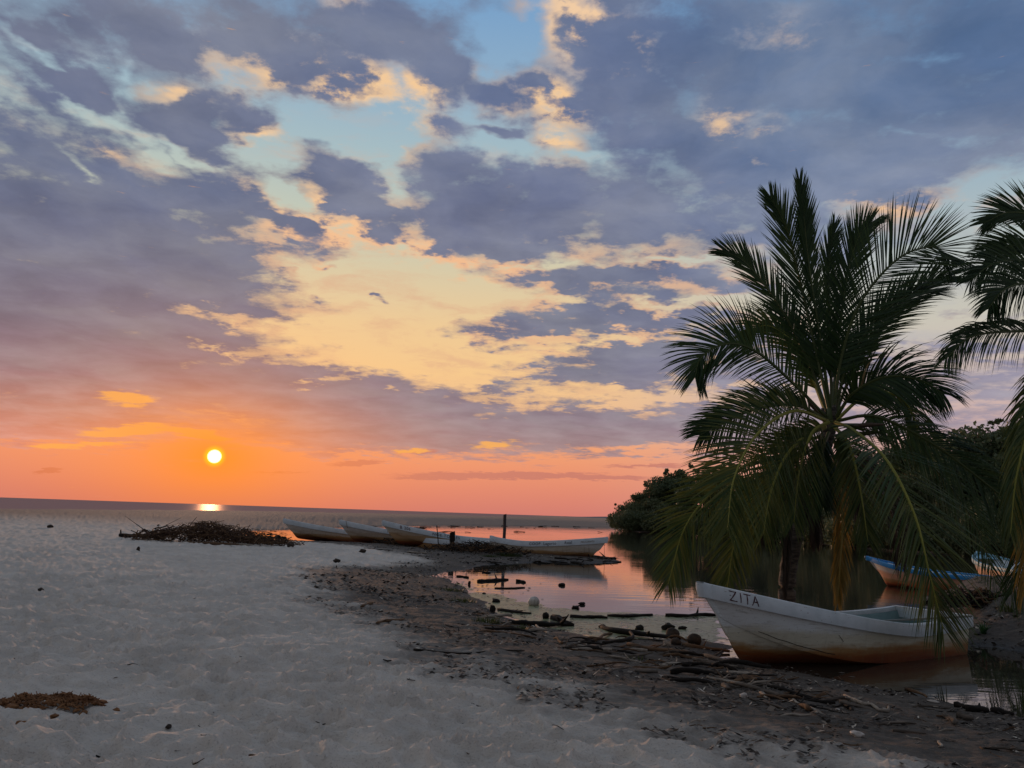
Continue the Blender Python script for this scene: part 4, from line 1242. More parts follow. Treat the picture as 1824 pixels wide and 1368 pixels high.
LOGS = [
    # px0,py0,px1,py1,radius,mat,label,branch
    (938, 992, 977, 983, .085, M_WOOD, 'thick grey log propped at a slant in front of the boat lettered Lagarto Real', 0, .16),
    (1055, 999, 1097, 995, .11, M_WET, 'dark log at the very tip of the spit with a forked end', 2, 0),
    (988, 995, 1013, 997, .09, M_WET, 'dark log on the spit below the middle of the Lagarto Real boat', 1, 0),
    (1018, 1002, 1033, 1006, .10, M_WET, 'short dark stump lying at the water edge of the spit tip', 1, 0),
    (992, 1005, 1016, 1005, .055, M_WET, 'flat dark board lying along the water edge of the spit', 0, 0),
    (953, 1001, 980, 1004, .07, M_WET, 'dark broken log at the foot of the spit, left of the flat board', 1, 0),
    (1074, 1000, 1106, 1001, .06, M_WET, 'thin dark log reaching into the water from the spit tip', 1, 0),
    (851, 1036, 905, 1033, .085, M_WET, 'long dark log floating in the pool with a twig standing on it', 1, 0),
    (859, 1020, 874, 1021, .045, M_WET, 'short dark log floating in the pool close to the spit', 0, 0),
    (813, 1027, 835, 1029, .05, M_WET, 'dark stick floating at the narrow left end of the pool', 1, 0),
    (881, 1048, 935, 1047, .035, M_WET, 'thin straight dark plank floating in the pool', 0, 0),
    (919, 1036, 936, 1038, .085, M_WET, 'stubby dark chunk of wood in the pool, right of the long floating log', 1, 0),
    (888, 1087, 946, 1094, .07, M_WET, 'ragged dark log in the green scum below the pale gourd', 2, 0),
    (905, 1110, 1016, 1114, .085, M_WET, 'long dark log along the green scum at the near shore', 1, 0),
    (985, 1103, 1020, 1116, .12, M_WET, 'thick dark stump crossing the long log at the near shore', 2, 0),
    (1016, 1100, 1082, 1102, .08, M_WET, 'dark gnarled log in the shallows with a knot on top', 2, 0),
    (1082, 1098, 1162, 1097, .075, M_WET, 'long low dark log in the shallows, left of the boat bow', 1, 0),
    (1185, 1098, 1279, 1097, .080, M_WET, 'long black log in the shallows touching the bow of the boat lettered ZITA', 1, 0),
    (1072, 1119, 1212, 1139, .085, M_WET, 'big dark slanting log on the near shore, its end by the coconuts', 1, 0),
    (1074, 1147, 1122, 1132, .055, M_WET, 'dark split board leaning on the big slanting log', 0, .04),
    (1058, 1142, 1090, 1130, .035, M_BROWN, 'brown stick beside the dark split board', 0, 0),
    (1118, 1150, 1238, 1168, .060, M_BROWN, 'long pale brown bent log in the debris, left of the boat bow', 1, 0),
    (1215, 1150, 1300, 1163, .055, M_BROWN, 'brown log running under the bow of the boat lettered ZITA', 1, 0),
    (1236, 1178, 1286, 1187, .060, M_WOOD, 'cut grey log with blunt ends just below the boat bow', 0, 0),
    (1252, 1168, 1312, 1184, .045, M_WOOD, 'grey log lying above the cut blunt log below the bow', 1, 0),
    (1296, 1200, 1352, 1203, .035, M_PALE, 'pale forked stick under the bow, on the dark sand', 2, 0),
    (1207, 1193, 1272, 1204, .030, M_WOOD, 'grey curved stick on the dark sand left of the pale forked stick', 1, 0),
    (1259, 1208, 1326, 1219, .024, M_PALE, 'long thin pale stick on the dark sand below the bow', 1, 0),
    (1330, 1216, 1376, 1222, .030, M_WOOD, 'grey twisted stick ending the row of sticks below the hull', 2, 0),
    (1217, 1187, 1248, 1183, .040, M_WET, 'short dark log left of the cut blunt log', 0, 0),
    (1171, 1199, 1130, 1197, .028, M_WOOD, 'slim grey stick lying flat in the middle of the debris', 0, 0),
    (1354, 1235, 1366, 1245, .022, M_PALE, 'short pale peeled stick pointing at the lower right', 0, 0),
    (1407, 1244, 1424, 1254, .016, M_PALE, 'thin pale splinter on bare dark sand in front of the hull', 0, 0),
    (1442, 1261, 1452, 1273, .020, M_PALE, 'pale split stick standing apart on the dark sand', 0, 0),
    (1288, 1224, 1300, 1230, .055, M_WOOD, 'short thick grey block of wood among thin sticks', 0, 0),
    (1635, 1258, 1676, 1259, .022, M_WOOD, 'straight grey stick on the shore below the stern', 0, 0),
    (1613, 1227, 1650, 1241, .026, M_BROWN, 'brown stick at the water edge under the reflected stern', 0, 0),
    (1684, 1276, 1698, 1292, .055, M_WOOD, 'thick broken grey branch in the lower right, pointing at the camera', 0, 0),
    (1705, 1279, 1735, 1285, .05, M_WOOD, 'bent grey branch right beside the thick broken one', 1, 0),
    (1720, 1266, 1762, 1270, .07, M_WET, 'dark rotten log at the edge of the small pool, lower right', 1, 0),
    (1765, 1268, 1805, 1276, .06, M_WET, 'dark log at the right end of the small pool shore', 0, 0),
    (1700, 1258, 1722, 1263, .045, M_WET, 'low dark root at the edge of the bright small pool', 0, 0),
    (737, 1158, 934, 1160, .020, M_WET, 'very long thin dark pole lying half buried between sand and debris', 0, 0),
    (645, 1080, 664, 1075, .045, M_BROWN, 'short bent brown log on the left side of the dark debris', 0, 0),
    (672, 1112, 720, 1104, .035, M_BROWN, 'brown branch at the sandy edge of the debris', 1, 0),
    (1565, 1292, 1632, 1290, .020, M_WOOD, 'long flat grey stick near the lower right corner', 0, 0),
    (1590, 1303, 1650, 1308, .018, M_WOOD, 'grey stick below the long flat one near the lower right', 0, 0),
    (1672, 1322, 1673, 1332, .016, M_PALE, 'small pale peg of wood near the bottom right edge', 0, 0),
    (1440, 1106, 1470, 1112, .03, M_WET, 'dark stick in the shade between palm and boat', 0, 0),
    (1085, 1200, 1118, 1190, .016, M_WOOD, 'thin curved twig on the dark sand left of the debris sticks', 1, 0),
    (1062, 1219, 1085, 1217, .012, M_WET, 'thin black twig where dark and pale sand meet', 1, 0),
    (1150, 1160, 1168, 1150, .02, M_ORANGE, 'small orange brown piece of wood beside the big slanting log', 0, 0),
]
for k, (a0, b0, a1, b1, r_, mt, lb, br, ra) in enumerate(LOGS):
    place_log(a0, b0, a1, b1, r_ * (.72 if r_ > .05 else .9), mt, lb, branch=br, seed=k, raise1=ra, bend=.15 if mt is M_WET else .09, sink=.6 if mt is M_WET and b0 < 1125 else .35, name='driftwood_log' if r_ > .04 else 'driftwood_stick', cat='log' if r_ > .04 else 'stick')
# the long pale crooked branch on the dark sand
P_ = [ong(x, y, .018) for x, y in ((1504, 1241), (1515, 1248), (1527, 1252), (1538, 1257), (1552, 1258), (1560, 1263), (1566, 1268), (1582, 1269))]
o = empty('crooked_branch', P_[0]); mb = MB()
mb.tube([p - P_[0] for p in P_], [.012, .022, .019, .020, .018, .018, .016, .020], 8, jit=.25); mb.tube([P_[1] - P_[0], P_[1] - P_[0] + Vector((-.06, -.03, .02))], [.016, .01], 6); mb.tube([P_[7] - P_[0], P_[7] - P_[0] + Vector((.03, .05, .03))], [.016, .008], 6)
bpy.data.objects.remove(o)
o = mb.build('crooked_branch', M_PALE, None, True); o.location = P_[0]
tag(o, 'long pale crooked branch lying on bare dark sand in front of the stern', 'branch')
# curved twigs standing out of the pale sand
for k, (pp, lb) in enumerate((([(658, 1182), (659, 1188), (664, 1192), (669, 1194)], 'dark hooked twig sticking out of the pale sand in the middle foreground'), ([(682, 1176), (690, 1178), (696, 1180), (690, 1184)], 'thin looped twig on pale sand right of the hooked twig'))):
    P_ = [ong(*q, .02) for q in pp]; mb = MB(); mb.tube([p - P_[0] for p in P_], [.006, .009, .008, .005], 6); o = mb.build('twig', M_WET, None, True); o.location = P_[0]; tag(o, lb, 'twig')


def lump(name, r, mat, seed, sq=(1, 1, .85), jag=.12, sub=3):
    bm = bmesh.new(); bmesh.ops.create_icosphere(bm, subdivisions=sub, radius=r); rng = random.Random(seed)
    off = Vector((rng.random() * 9, rng.random() * 9, rng.random() * 9))
    from mathutils import noise
    for v in bm.verts:
        n = noise.noise(v.co / r * 1.3 + off) * jag * 2 + noise.noise(v.co / r * 4 + off) * jag * .6
        v.co *= 1 + n; v.co = Vector((v.co.x * sq[0], v.co.y * sq[1], v.co.z * sq[2]))
    me = bpy.data.meshes.new(name); bm.to_mesh(me); bm.free(); me.materials.append(mat)
    me.polygons.foreach_set('use_smooth', [True] * len(me.polygons))
    o = bpy.data.objects.new(name, me); COL.objects.link(o); return o


m, t, b = material('pale_gourd_skin')
tc = node(t, 'ShaderNodeTexCoord').outputs['Object']
mp = node(t, 'ShaderNodeMapping', {'Vector': tc}); mp.inputs['Scale'].default_value = (14, 14, 2)
n = tnoise(t, mp.outputs[0], 1.0, 4, .5)
c = mixc(t, n.ss(.35, .65), s2l((186, 180, 172)), s2l((150, 142, 134))); t.links.new(c.k, b.inputs['Base Color']); b.inputs['Roughness'].default_value = .6
M_GOURD = m
for (px, py, r_, mt, lb, nm, ct, sq) in [
    (951, 1078, .125, M_GOURD, 'pale round gourd resting in the green scum of the pool', 'gourd', 'gourd', (1, 1, .95)),
    (1001, 1043, .10, M_WET, 'dark domed stone standing in the middle of the pool', 'stone', 'stone', (1.3, 1, .55)),
    (1198, 1136, .115, M_HUSK, 'round coconut at the end of the big slanting log', 'coconut', 'coconut', (1, 1, .95)),
    (1237, 1147, .110, M_HUSK, 'round coconut closest to the boat bow', 'coconut', 'coconut', (1.05, 1, .9)),
    (1204, 1148, .075, M_HUSK, 'small coconut tucked below the one at the log end', 'coconut', 'coconut', (1.1, 1, .85)),
    (1188, 1150, .06, M_PALE, 'small pale stone between the log end and the coconuts', 'stone', 'stone', (1, 1, .7)),
    (1190, 1122, .11, M_WET, 'black rotten stump in the shallows behind the coconuts', 'stump', 'stump', (1.5, 1, .8)),
    (1215, 1121, .07, M_WET, 'pointed black wood chunk behind the coconut nearest the bow', 'stump', 'stump', (1.5, .8, .7)),
    (1139, 1122, .085, M_WET, 'dark square topped chunk in the shallows above the slanting log', 'stump', 'stump', (1.2, 1, .75)),
    (883, 1073, .085, M_WET, 'dark square block at the green scum left of the pale gourd', 'stump', 'stump', (1.3, 1, .7)),
    (877, 1091, .09, M_WET, 'upright dark stub on the shore below the square block', 'stump', 'stump', (.8, .8, 1.3)),
    (972, 1102, .085, M_WET, 'dark upright chunk behind the long log in the green scum', 'stump', 'stump', (1, .9, 1.1)),
    (1025, 1084, .09, M_WET, 'low dark pile breaking the surface in the pool, left of two', 'stone', 'stone', (1.3, 1, .55)),
    (1037, 1077, .08, M_WET, 'small dark mound breaking the surface, right of two in the pool', 'stone', 'stone', (1.2, 1, .55)),
    (836, 1041, .06, M_WET, 'small dark cone of wood standing in the left of the pool', 'stump', 'stump', (.8, .8, 1.3)),
    (862, 1058, .05, M_WET, 'dark lump at the left shore of the pool', 'stone', 'stone', (1.3, 1, .6)),
    (1073, 1118, .07, M_WET, 'wet lump at the left end of the big slanting log', 'stone', 'stone', (1.4, 1, .6)),
    (1325, 1244, .040, M_GOURD, 'small white shell on the dark sand in front of the hull', 'shell', 'shell', (1, .9, .8)),
    (1527, 1312, .045, M_GOURD, 'grey white stone near the bottom edge, right side', 'stone', 'stone', (1.2, .9, .6)),
    (1492, 1266, .02, M_GOURD, 'tiny white pebble on the dark sand in front of the stern', 'pebble', 'pebble', (1, 1, .7)),
    (1662, 1250, .03, M_GOURD, 'white foam scrap at the water edge under the stern', 'scrap', 'scrap', (2.0, 1, .4)),
    (517, 976, .14, M_HUSK, 'round dark coconut on sand below the first moored boat', 'coconut', 'coconut', (1, 1, .9)),
    (505, 963, .16, M_WET, 'dark stone at the pool edge left of the first moored boat', 'stone', 'stone', (1, 1, .8)),
    (495, 958, .14, M_WET, 'dark stone in the orange pool beyond the brush pile', 'stone', 'stone', (1.2, 1, .8)),
    (600, 1001, .10, M_HUSK, 'dark lump alone on the pale sand below the moored boats', 'stone', 'stone', (1.2, 1, .7)),
    (646, 983, .11, M_HUSK, 'dark lump on the sand under the second moored boat', 'stone', 'stone', (1.2, 1, .7)),
    (89, 941, .14, M_HUSK, 'solitary coconut far off on the pale sand at the left', 'coconut', 'coconut', (1.2, 1, .7)),
    (282, 937, .08, M_HUSK, 'tiny dark lump on the sand left of the brush pile', 'stone', 'stone', (1, 1, .8)),
    (246, 982, .06, M_HUSK, 'small upright dark lump on the sand below the brush pile', 'stone', 'stone', (.8, .8, 1.5)),
    (72, 1052, .04, M_HUSK, 'small dark lump on the pale sand at the left edge', 'stone', 'stone', (1.2, 1, .7)),
    (300, 1301, .019, M_HUSK, 'small brown nut on the pale sand at the lower left', 'nut', 'nut', (1.2, 1, .8)),
    (20, 1265, .055, M_ORANGE, 'leftmost brown clod beside the heap of orange husk', 'clod', 'clod', (1.2, 1, .7)),
    (37, 1294, .050, M_ORANGE, 'brown clod below the heap of orange husk', 'clod', 'clod', (1.2, 1, .7)),
    (97, 1278, .035, M_ORANGE, 'brown clod touching the front of the orange husk heap', 'clod', 'clod', (1.2, 1, .7)),
    (149, 1274, .040, M_ORANGE, 'brown clod at the right end of the orange husk heap', 'clod', 'clod', (1.1, 1, .8)),
    (180, 1253, .040, M_ORANGE, 'larger brown clod apart to the right of the husk heap', 'clod', 'clod', (1.4, 1, .6)),
    (169, 1255, .018, M_HUSK, 'tiny dark clod next to the larger one right of the husk heap', 'clod', 'clod', (1, 1, .7)),
    (207, 1267, .032, M_ORANGE, 'brown clod farthest right of the orange husk heap', 'clod', 'clod', (1.2, 1, .7)),
]:
    r_ *= .8 if mt is M_WET and py > 1000 else .68 if mt is M_ORANGE else 1.0
    p = ong(px, py); o = lump(nm, r_, mt, int(px), sq, .06 if nm in ('gourd', 'coconut') else .22); p.z += r_ * sq[2] * .62
    o.location = p; o.rotation_euler = (0, 0, px * .37); tag(o, lb, ct)

# heap of coconut husk fibre, lower left
c0 = ong(86, 1262); hp = MB(); rng = random.Random(3)
for k in range(900):
    a = rng.uniform(0, 6.28); q = math.sqrt(rng.random()); x_ = math.cos(a) * q * .40; y_ = math.sin(a) * q * .20; h_ = .06 * (1 - q * q) * (.6 + .6 * math.sin(x_ * 13 + 1) ** 2)
    d = Vector((rng.uniform(-1, 1), rng.uniform(-1, 1), rng.uniform(-.3, .6))).normalized() * rng.uniform(.01, .045)
    p = Vector((x_, y_, gz(c0.x + x_, c0.y + y_) - c0.z + h_ + .02))
    hp.tube([p - d, p + Vector((0, 0, .006)), p + d], [.003, rng.uniform(.003, .010), .003], 5, caps=False, jit=.3, rng=rng)
o = hp.build('husk_heap', M_ORANGE); o.location = c0; tag(o, 'flat heap of orange brown coconut husk scraps on the pale sand, lower left', 'husk heap')


# brush pile on the left with an arched dead frond
def brush(name, pxc, pyc, w, dpt, h, n, label, seed, mats=(M_WET, M_BROWN), lmin=.3, lmax=1.1):
    rng = random.Random(seed); c0 = ong(pxc, pyc); mbs = [MB(), MB()]
    for k in range(n):
        x_ = rng.gauss(0, .36) * w; y_ = rng.uniform(-.5, .5) * dpt
        if abs(x_) > w * .62: continue
        top = h * max(.12, 1 - (abs(x_) / (w * .62)) ** 1.4) * rng.random() ** .8
        L = rng.uniform(lmin, lmax); a = rng.gauss(0, .5) + (math.pi if rng.random() < .5 else 0); e = rng.gauss(0, .38) if rng.random() < .8 else rng.uniform(.4, 1.2)
        d = Vector((math.cos(a) * math.cos(e), math.sin(a) * math.cos(e), math.sin(e))) * L * .5
        p = Vector((x_, y_, top + .03)); s = Vector((rng.uniform(-.1, .1), rng.uniform(-.1, .1), rng.uniform(-.04, .1)))
        r = rng.uniform(.006, .024); s = s * 2
        a_ = p - d; b_ = p + d; a_.z = max(a_.z, .0); b_.z = max(b_.z, 0)
        mbs[k % 2].tube([a_, p + s, b_], [r, r * .9, r * .35], 5, caps=False, jit=.3, rng=rng)
    root = empty(name, c0); tag(root, label, 'brush pile')
    mbs[0].build('dark_branches', mats[0], root); mbs[1].build('brown_branches', mats[1], root)
    return root, c0


brush('brush_pile', 368, 966, 4.9, 1.6, .66, 900, 'tangled brown pile of driftwood branches on the sand left of the moored boats', 11, mats=(M_BROWN, M_BROWN2), lmax=.85)
brush('brush_pile', 462, 968, 2.8, .9, .13, 220, 'low dark tail of branches between the big brush pile and the orange pool', 12, lmax=.7)
brush('brush_pile', 755, 974, 4.2, 1.6, .55, 560, 'low dark brush heap in front of the third moored boat', 13, lmax=.7)
brush('brush_pile', 850, 984, 3.8, 1.9, .34, 460, 'flat dark tangle of twigs right of the root stump on the spit', 14, lmax=.6)
c0 = ong(365, 966)
for k, (pp, lb, kd) in enumerate((([(430, 968, 38.0), (398, 938, 38.0), (366, 932, 38.0), (342, 944, 37.8), (334, 966, 37.6)], 'pale dead palm frond arched over the top of the brush pile', 'dead'),
                                  ([(352, 936, 37.6), (372, 940, 37.2), (382, 960, 37.0)], 'short withered frond drooping down the front of the brush pile', 'dead'))):
    pts = [at(*q) for q in pp]
    e_ = empty('dead_palm_frond', pts[0]); tag(e_, lb, 'palm frond')
    frond(e_, pts, kd, n=26, leaf=.4, hang=1.3, start=.2, wid=.035, seed=90 + k)
for (a0, b0, a1, b1, r_, mt, lb, br, ra) in [
    (212, 958, 292, 962, .09, M_WET, 'long dark log on the sand leading left from the brush pile', 1, 0),
    (330, 968, 425, 974, .07, M_BROWN, 'long brown pole along the foot of the brush pile', 0, 0),
    (240, 955, 282, 950, .04, M_WET, 'bare twiggy branch lying on the long dark log at the far left', 3, .25),
    (400, 970, 450, 972, .06, M_PALE, 'bleached board at the foot of the brush pile', 0, 0),
    (725, 985, 760, 986, .05, M_PALE, 'pale flat board on sand below the third moored boat', 0, 0),
    (640, 975, 700, 981, .03, M_WET, 'thin dark branch on the sand below the moored row', 1, 0),
    (880, 978, 910, 992, .03, M_PALE, 'pale stick slanting down by the stern of the Lagarto Real boat', 0, 0),
]:
    place_log(a0, b0, a1, b1, r_, mt, lb, branch=br, raise1=ra, name='driftwood_log', cat='log')
for (x_, y0, y1, r_, lb) in [(214, 944, 957, .035, 'thin stake upright at the left end of the long dark log'), (238, 950, 957, .05, 'short stub upright on the long dark log')]:
    a = ong(x_, y1); h = (y1 - y0) / F * a.y; mb = MB(); mb.tube([(0, 0, -.1), (.01, 0, h * .5), (-.01, 0, h)], [r_, r_ * .9, r_ * .8], 7, jit=.2)
    o = mb.build('stake', M_WET, None, True); o.location = a; tag(o, lb, 'stake')

# posts
def post(px, pyb, pyt, Yd, r, label, name='mooring_post', lean=0.0, mat=M_WET, zb=None):
    a = at(px, pyb, Yd); top = at(px + lean, pyt, Yd); z0 = gz(a.x, a.y) - .2 if zb is None else zb
    h = top.z - z0; mb = MB(); rng = random.Random(int(px))
    n = 12; dx = top.x - a.x
    mb.tube([(dx * k / n + rng.uniform(-.006, .006), 0, h * k / n) for k in range(n + 1)], [r * (1.08 - .12 * k / n) for k in range(n + 1)], 12, jit=.12, rng=rng)
    for v_i in range(len(mb.v) - 12, len(mb.v)):
        v = mb.v[v_i]; mb.v[v_i] = (v[0], v[1], v[2] + v[0] * .35)
    o = mb.build(name, mat, None, True); bpy_smooth(o, 40); o.location = (a.x, a.y, z0); tag(o, label, 'post'); return o


post(898, 960, 916, 41.5, .085, 'tall weathered post standing in the water behind the Lagarto Real boat', lean=1.5, mat=wood_mat('weathered_post', (44, 38, 38), (88, 76, 76)))
post(783, 968, 934, 37.5, .022, 'thin leaning pole in front of the third moored boat', name='pole', lean=-5)
post(806, 962, 947, 37.0, .13, 'short thick post with a flat top beside the root stump', mat=M_WET)
# root stump with two prongs beside the short post
c0 = ong(815, 974); mb = MB()
P0 = [at(835, 977, c0.y) - c0, at(818, 970, c0.y) - c0, at(810, 964, c0.y) - c0, at(797, 955, c0.y) - c0]
mb.tube([Vector(p) for p in P0], [.16, .15, .12, .05], 9, jit=.2)
mb.tube([at(812, 968, c0.y) - c0, at(809, 960, c0.y) - c0, at(810, 951, c0.y) - c0], [.12, .09, .05], 8, jit=.2)
mb.tube([at(818, 971, c0.y) - c0, at(842, 976, c0.y + .3) - c0, at(860, 984, c0.y + .2) - c0], [.12, .08, .03], 8, jit=.2)
mb.tube([at(815, 971, c0.y) - c0, at(795, 974, c0.y - .3) - c0, at(780, 974, c0.y - .2) - c0], [.10, .07, .03], 8, jit=.2)
o = mb.build('root_stump', M_BROWN, None, True); o.location = c0; tag(o, 'forked root stump leaning by the short post on the spit', 'stump')

# ---- scattered sticks and floating bits, each an object; fine litter as one mass
rng = random.Random(21)
stick_protos = {}
for nm, mt in (('a', M_WET), ('b', M_WOOD), ('c', M_BROWN), ('d', M_PALE)):
    for j in range(4):
        o = log_mesh('driftwood_stick', 1.0, [.035, .05, .03, .06][j], mt, rng, .10, branch=[0, 1, 2, 0][j], seg=7, flat=.7)
        stick_protos[(nm, j)] = [o, False]


def scatter_stick(x_, y_, L, ang, key, label, group, cat='stick', zoff=.0, name='driftwood_stick'):
    pr = stick_protos[key]
    if pr[1]: o = pr[0].copy(); COL.objects.link(o)
    else: o = pr[0]; pr[1] = True
    o.name = name
    z_ = max(gz(x_, y_), 0)
    o.location = (x_, y_, z_ + .018 * L * 1.2 + zoff); o.scale = (L, L * rng.uniform(.7, 1.3), L * rng.uniform(.7, 1.2)); o.rotation_euler = (rng.uniform(0, 6), rng.gauss(0, .06), ang)
    tag(o, label, cat, group); return o


CW = {'a': 'black wet', 'b': 'weathered grey', 'c': 'brown', 'd': 'bleached'}
FW = ['straight', 'pronged', 'twin pronged', 'thick']


def words(L, key, a=.2, b_=.42):
    return '%s %s %s stick' % ('short' if L < a else 'middling' if L < b_ else 'long', CW[key[0]], FW[key[1]])


BAND = [(840, 1085), (900, 1110), (960, 1135), (1040, 1150), (1110, 1165), (1190, 1175), (1270, 1195), (1340, 1215), (1420, 1240), (1500, 1255)]
cnt = 0
while cnt < 150:
    f = rng.random() ** .8 * (len(BAND) - 1); i_ = int(f); q = BAND[i_] if i_ >= len(BAND) - 1 else (BAND[i_][0] + (BAND[i_ + 1][0] - BAND[i_][0]) * (f - i_), BAND[i_][1] + (BAND[i_ + 1][1] - BAND[i_][1]) * (f - i_))
    p = ong(q[0] + rng.gauss(0, 22), q[1] + rng.gauss(0, 13))
    if heights(np.array([p.x]), np.array([p.y]))[1][0] < .05: continue
    L = rng.uniform(.12, .62) * (1 if rng.random() < .8 else 1.4)
    ang = rng.gauss(-.2, .55) + rng.choice((0, math.pi)); key = (rng.choice('aaabbbccd'), rng.randrange(4))
    reg = 'left of the green scum' if q[0] < 900 else 'below the long log in the scum' if q[0] < 1000 else 'under the slanting log' if q[0] < 1100 else 'below the coconuts' if q[0] < 1210 else 'under the boat bow' if q[0] < 1300 else 'below the forked pale stick' if q[0] < 1380 else 'below the hull near the crooked branch'
    scatter_stick(p.x, p.y, L, ang, key, words(L, key) + ' in the debris ' + reg, 'small sticks in the shore debris'); cnt += 1
cnt = 0
while cnt < 60:
    px = rng.uniform(1180, 1824); py = 1225 + (px - 1180) * .09 + rng.uniform(-10, 75)
    p = ong(px, py)
    if heights(np.array([p.x]), np.array([p.y]))[1][0] < .12: continue
    L = rng.uniform(.06, .30); ang = rng.gauss(-.1, .7); key = (rng.choice('abbcdd'), rng.randrange(4))
    reg = 'below the bow' if px < 1330 else 'below the middle of the hull' if px < 1500 else 'below the stern' if px < 1680 else 'by the small pool'
    scatter_stick(p.x, p.y, L, ang, key, words(L, key, .13, .22) + ' loose on dark sand ' + reg, 'loose sticks on the dark sand'); cnt += 1
cnt = 0
while cnt < 34:                    # bits floating along the far edge of the lagoon
    px = rng.uniform(660, 1090); py = 937.5 + abs(rng.gauss(0, 3.2)) + (8 if rng.random() < .12 else 0)
    p = onz(px, py)
    L = rng.uniform(.5, 1.9); ang = rng.gauss(0, .25); key = ('a', rng.randrange(4))
    reg = 'above the third moored boat' if px < 780 else 'between both posts' if px < 898 else 'right of the tall post' if px < 1000 else 'towards the wooded tip'
    scatter_stick(p.x, p.y, L, ang, key, words(L, key, .9, 1.4).replace('stick', 'driftwood') + ' afloat off far shore ' + reg, 'driftwood floating along the far shore', 'driftwood', zoff=.02, name='floating_driftwood'); cnt += 1
cnt = 0
while cnt < 22:                    # bits in the orange pool by the brush pile
    px = rng.uniform(436, 512); py = rng.uniform(946, 961)
    p = onz(px, py)
    L = rng.uniform(.3, 1.0); ang = rng.gauss(0, .3); key = ('a', rng.randrange(4))
    reg = 'by the brush pile' if px < 470 else 'by the first moored boat'
    scatter_stick(p.x, p.y, L, ang, key, words(L, key, .5, .75).replace('stick', 'driftwood') + (' far' if py < 953 else ' near') + ' in orange pool ' + reg, 'driftwood in the orange pool', 'driftwood', zoff=.02, name='floating_driftwood'); cnt += 1
cnt = 0
while cnt < 26:
    px = rng.uniform(840, 1100); py = 1001 - rng.random() * 9 + (0 if px > 960 else (960 - px) * .06)
    p = ong(px, py)
    L = rng.uniform(.2, .9); ang = rng.gauss(0, .5); key = ('a', rng.randrange(4))
    reg = 'before the stern' if px < 930 else 'before the middle' if px < 1020 else 'before the bow'
    scatter_stick(p.x, p.y, L, ang, key, words(L, key, .4, .65) + ' on spit ' + reg + ' of Lagarto Real', 'wet sticks on the spit'); cnt += 1
cnt = 0
while cnt < 40:                    # chips on the pale sand
    px = rng.uniform(0, 1000); py = rng.uniform(985, 1368); p = ong(px, py)
    if dirtmask(np.array([p.x]), np.array([p.y]))[0] > .3: continue
    L = rng.uniform(.04, .16); ang = rng.uniform(0, 6); key = (rng.choice('aac'), rng.randrange(4))
    reg = ('far' if py < 1080 else 'middle' if py < 1220 else 'near') + (' left' if px < 330 else ' centre' if px < 660 else ' right, towards the dark soil')
    scatter_stick(p.x, p.y, L, ang, key, 'tiny ' + CW[key[0]] + ' ' + FW[key[1]] + ' twig on pale sand, ' + reg, 'tiny twigs on the pale sand', 'twig', name='twig'); cnt += 1
for key, pr in stick_protos.items():
    if not pr[1]: bpy.data.objects.remove(pr[0])

seen_l = {}
for o in list(COL.objects):
    if o.parent is None and o.get('group') in ('small sticks in the shore debris', 'loose sticks on the dark sand', 'tiny twigs on the pale sand', 'driftwood floating along the far shore', 'driftwood in the orange pool', 'wet sticks on the spit'): seen_l.setdefault(o['label'], []).append(o)
for lb_, os_ in seen_l.items():
    if len(os_) > 1:
        os_.sort(key=lambda q: q.location.y)
        w_ = ['nearest '] + ['middle '] * (len(os_) - 2) + ['farthest '] if len(os_) < 4 else [''] * len(os_)
        for o, q in zip(os_, w_): o['label'] = q + lb_ if len((q + lb_).split()) < 17 else lb_

# fine litter: bark, leaf and shell crumbs over the dark soil
r = np.random.RandomState(5); N_ = 60000
az_ = np.radians(r.uniform(-16, 40, N_)); rd = 4.6 + (r.uniform(0, 1, N_) ** 1.6) * 34
x_ = rd * np.sin(az_); y_ = rd * np.cos(az_); z_, d_ = heights(x_, y_); dmk = dirtmask(x_, y_)
cl_ = fbm(x_ * 1.6, y_ * 1.9, 4, 77)
keep = (d_ > .02) & (dmk > .35) & (cl_ > .44 + .10 * r.uniform(size=N_) + .05 * sst(2.5, 6, d_)) & (d_ < 9)
x_, y_, z_, d_, dmk = [q[keep] for q in (x_, y_, z_, d_, dmk)]
z_ = z_ + relief(x_, y_, d_, dmk); k_ = len(x_)
L_ = r.uniform(.008, .045, k_) * (1 + (np.hypot(x_, y_) > 16) * .8); W_ = L_ * r.uniform(.12, .5, k_); a_ = r.normal(0, .8, k_); tl = r.normal(0, .25, k_)
u = np.stack([np.cos(a_) * L_, np.sin(a_) * L_, tl * L_], -1); w = np.stack([-np.sin(a_) * W_, np.cos(a_) * W_, r.normal(0, .5, k_) * W_], -1)
P0 = np.stack([x_, y_, z_ + .008 + np.abs(tl) * L_], -1)
V = np.stack([P0 - u, P0 - w, P0 + u, P0 + w], 1).reshape(-1, 3)
m, t, b = material('shore_litter'); g = node(t, 'ShaderNodeNewGeometry').outputs['Random Per Island']
c = ramp(t, g, [(0, s2l((26, 22, 20))), (.45, s2l((60, 52, 46))), (.75, s2l((92, 84, 76))), (.93, s2l((140, 130, 118))), (1, s2l((190, 182, 168)))]); t.links.new(c.k, b.inputs['Base Color']); b.inputs['Roughness'].default_value = .9
o = rough_mesh('shore_litter', V, np.arange(k_ * 4).reshape(-1, 4), m, None); tag(o, 'crumbs of bark, leaves and shell strewn over the dark soil of the shore', 'litter', kind='stuff')

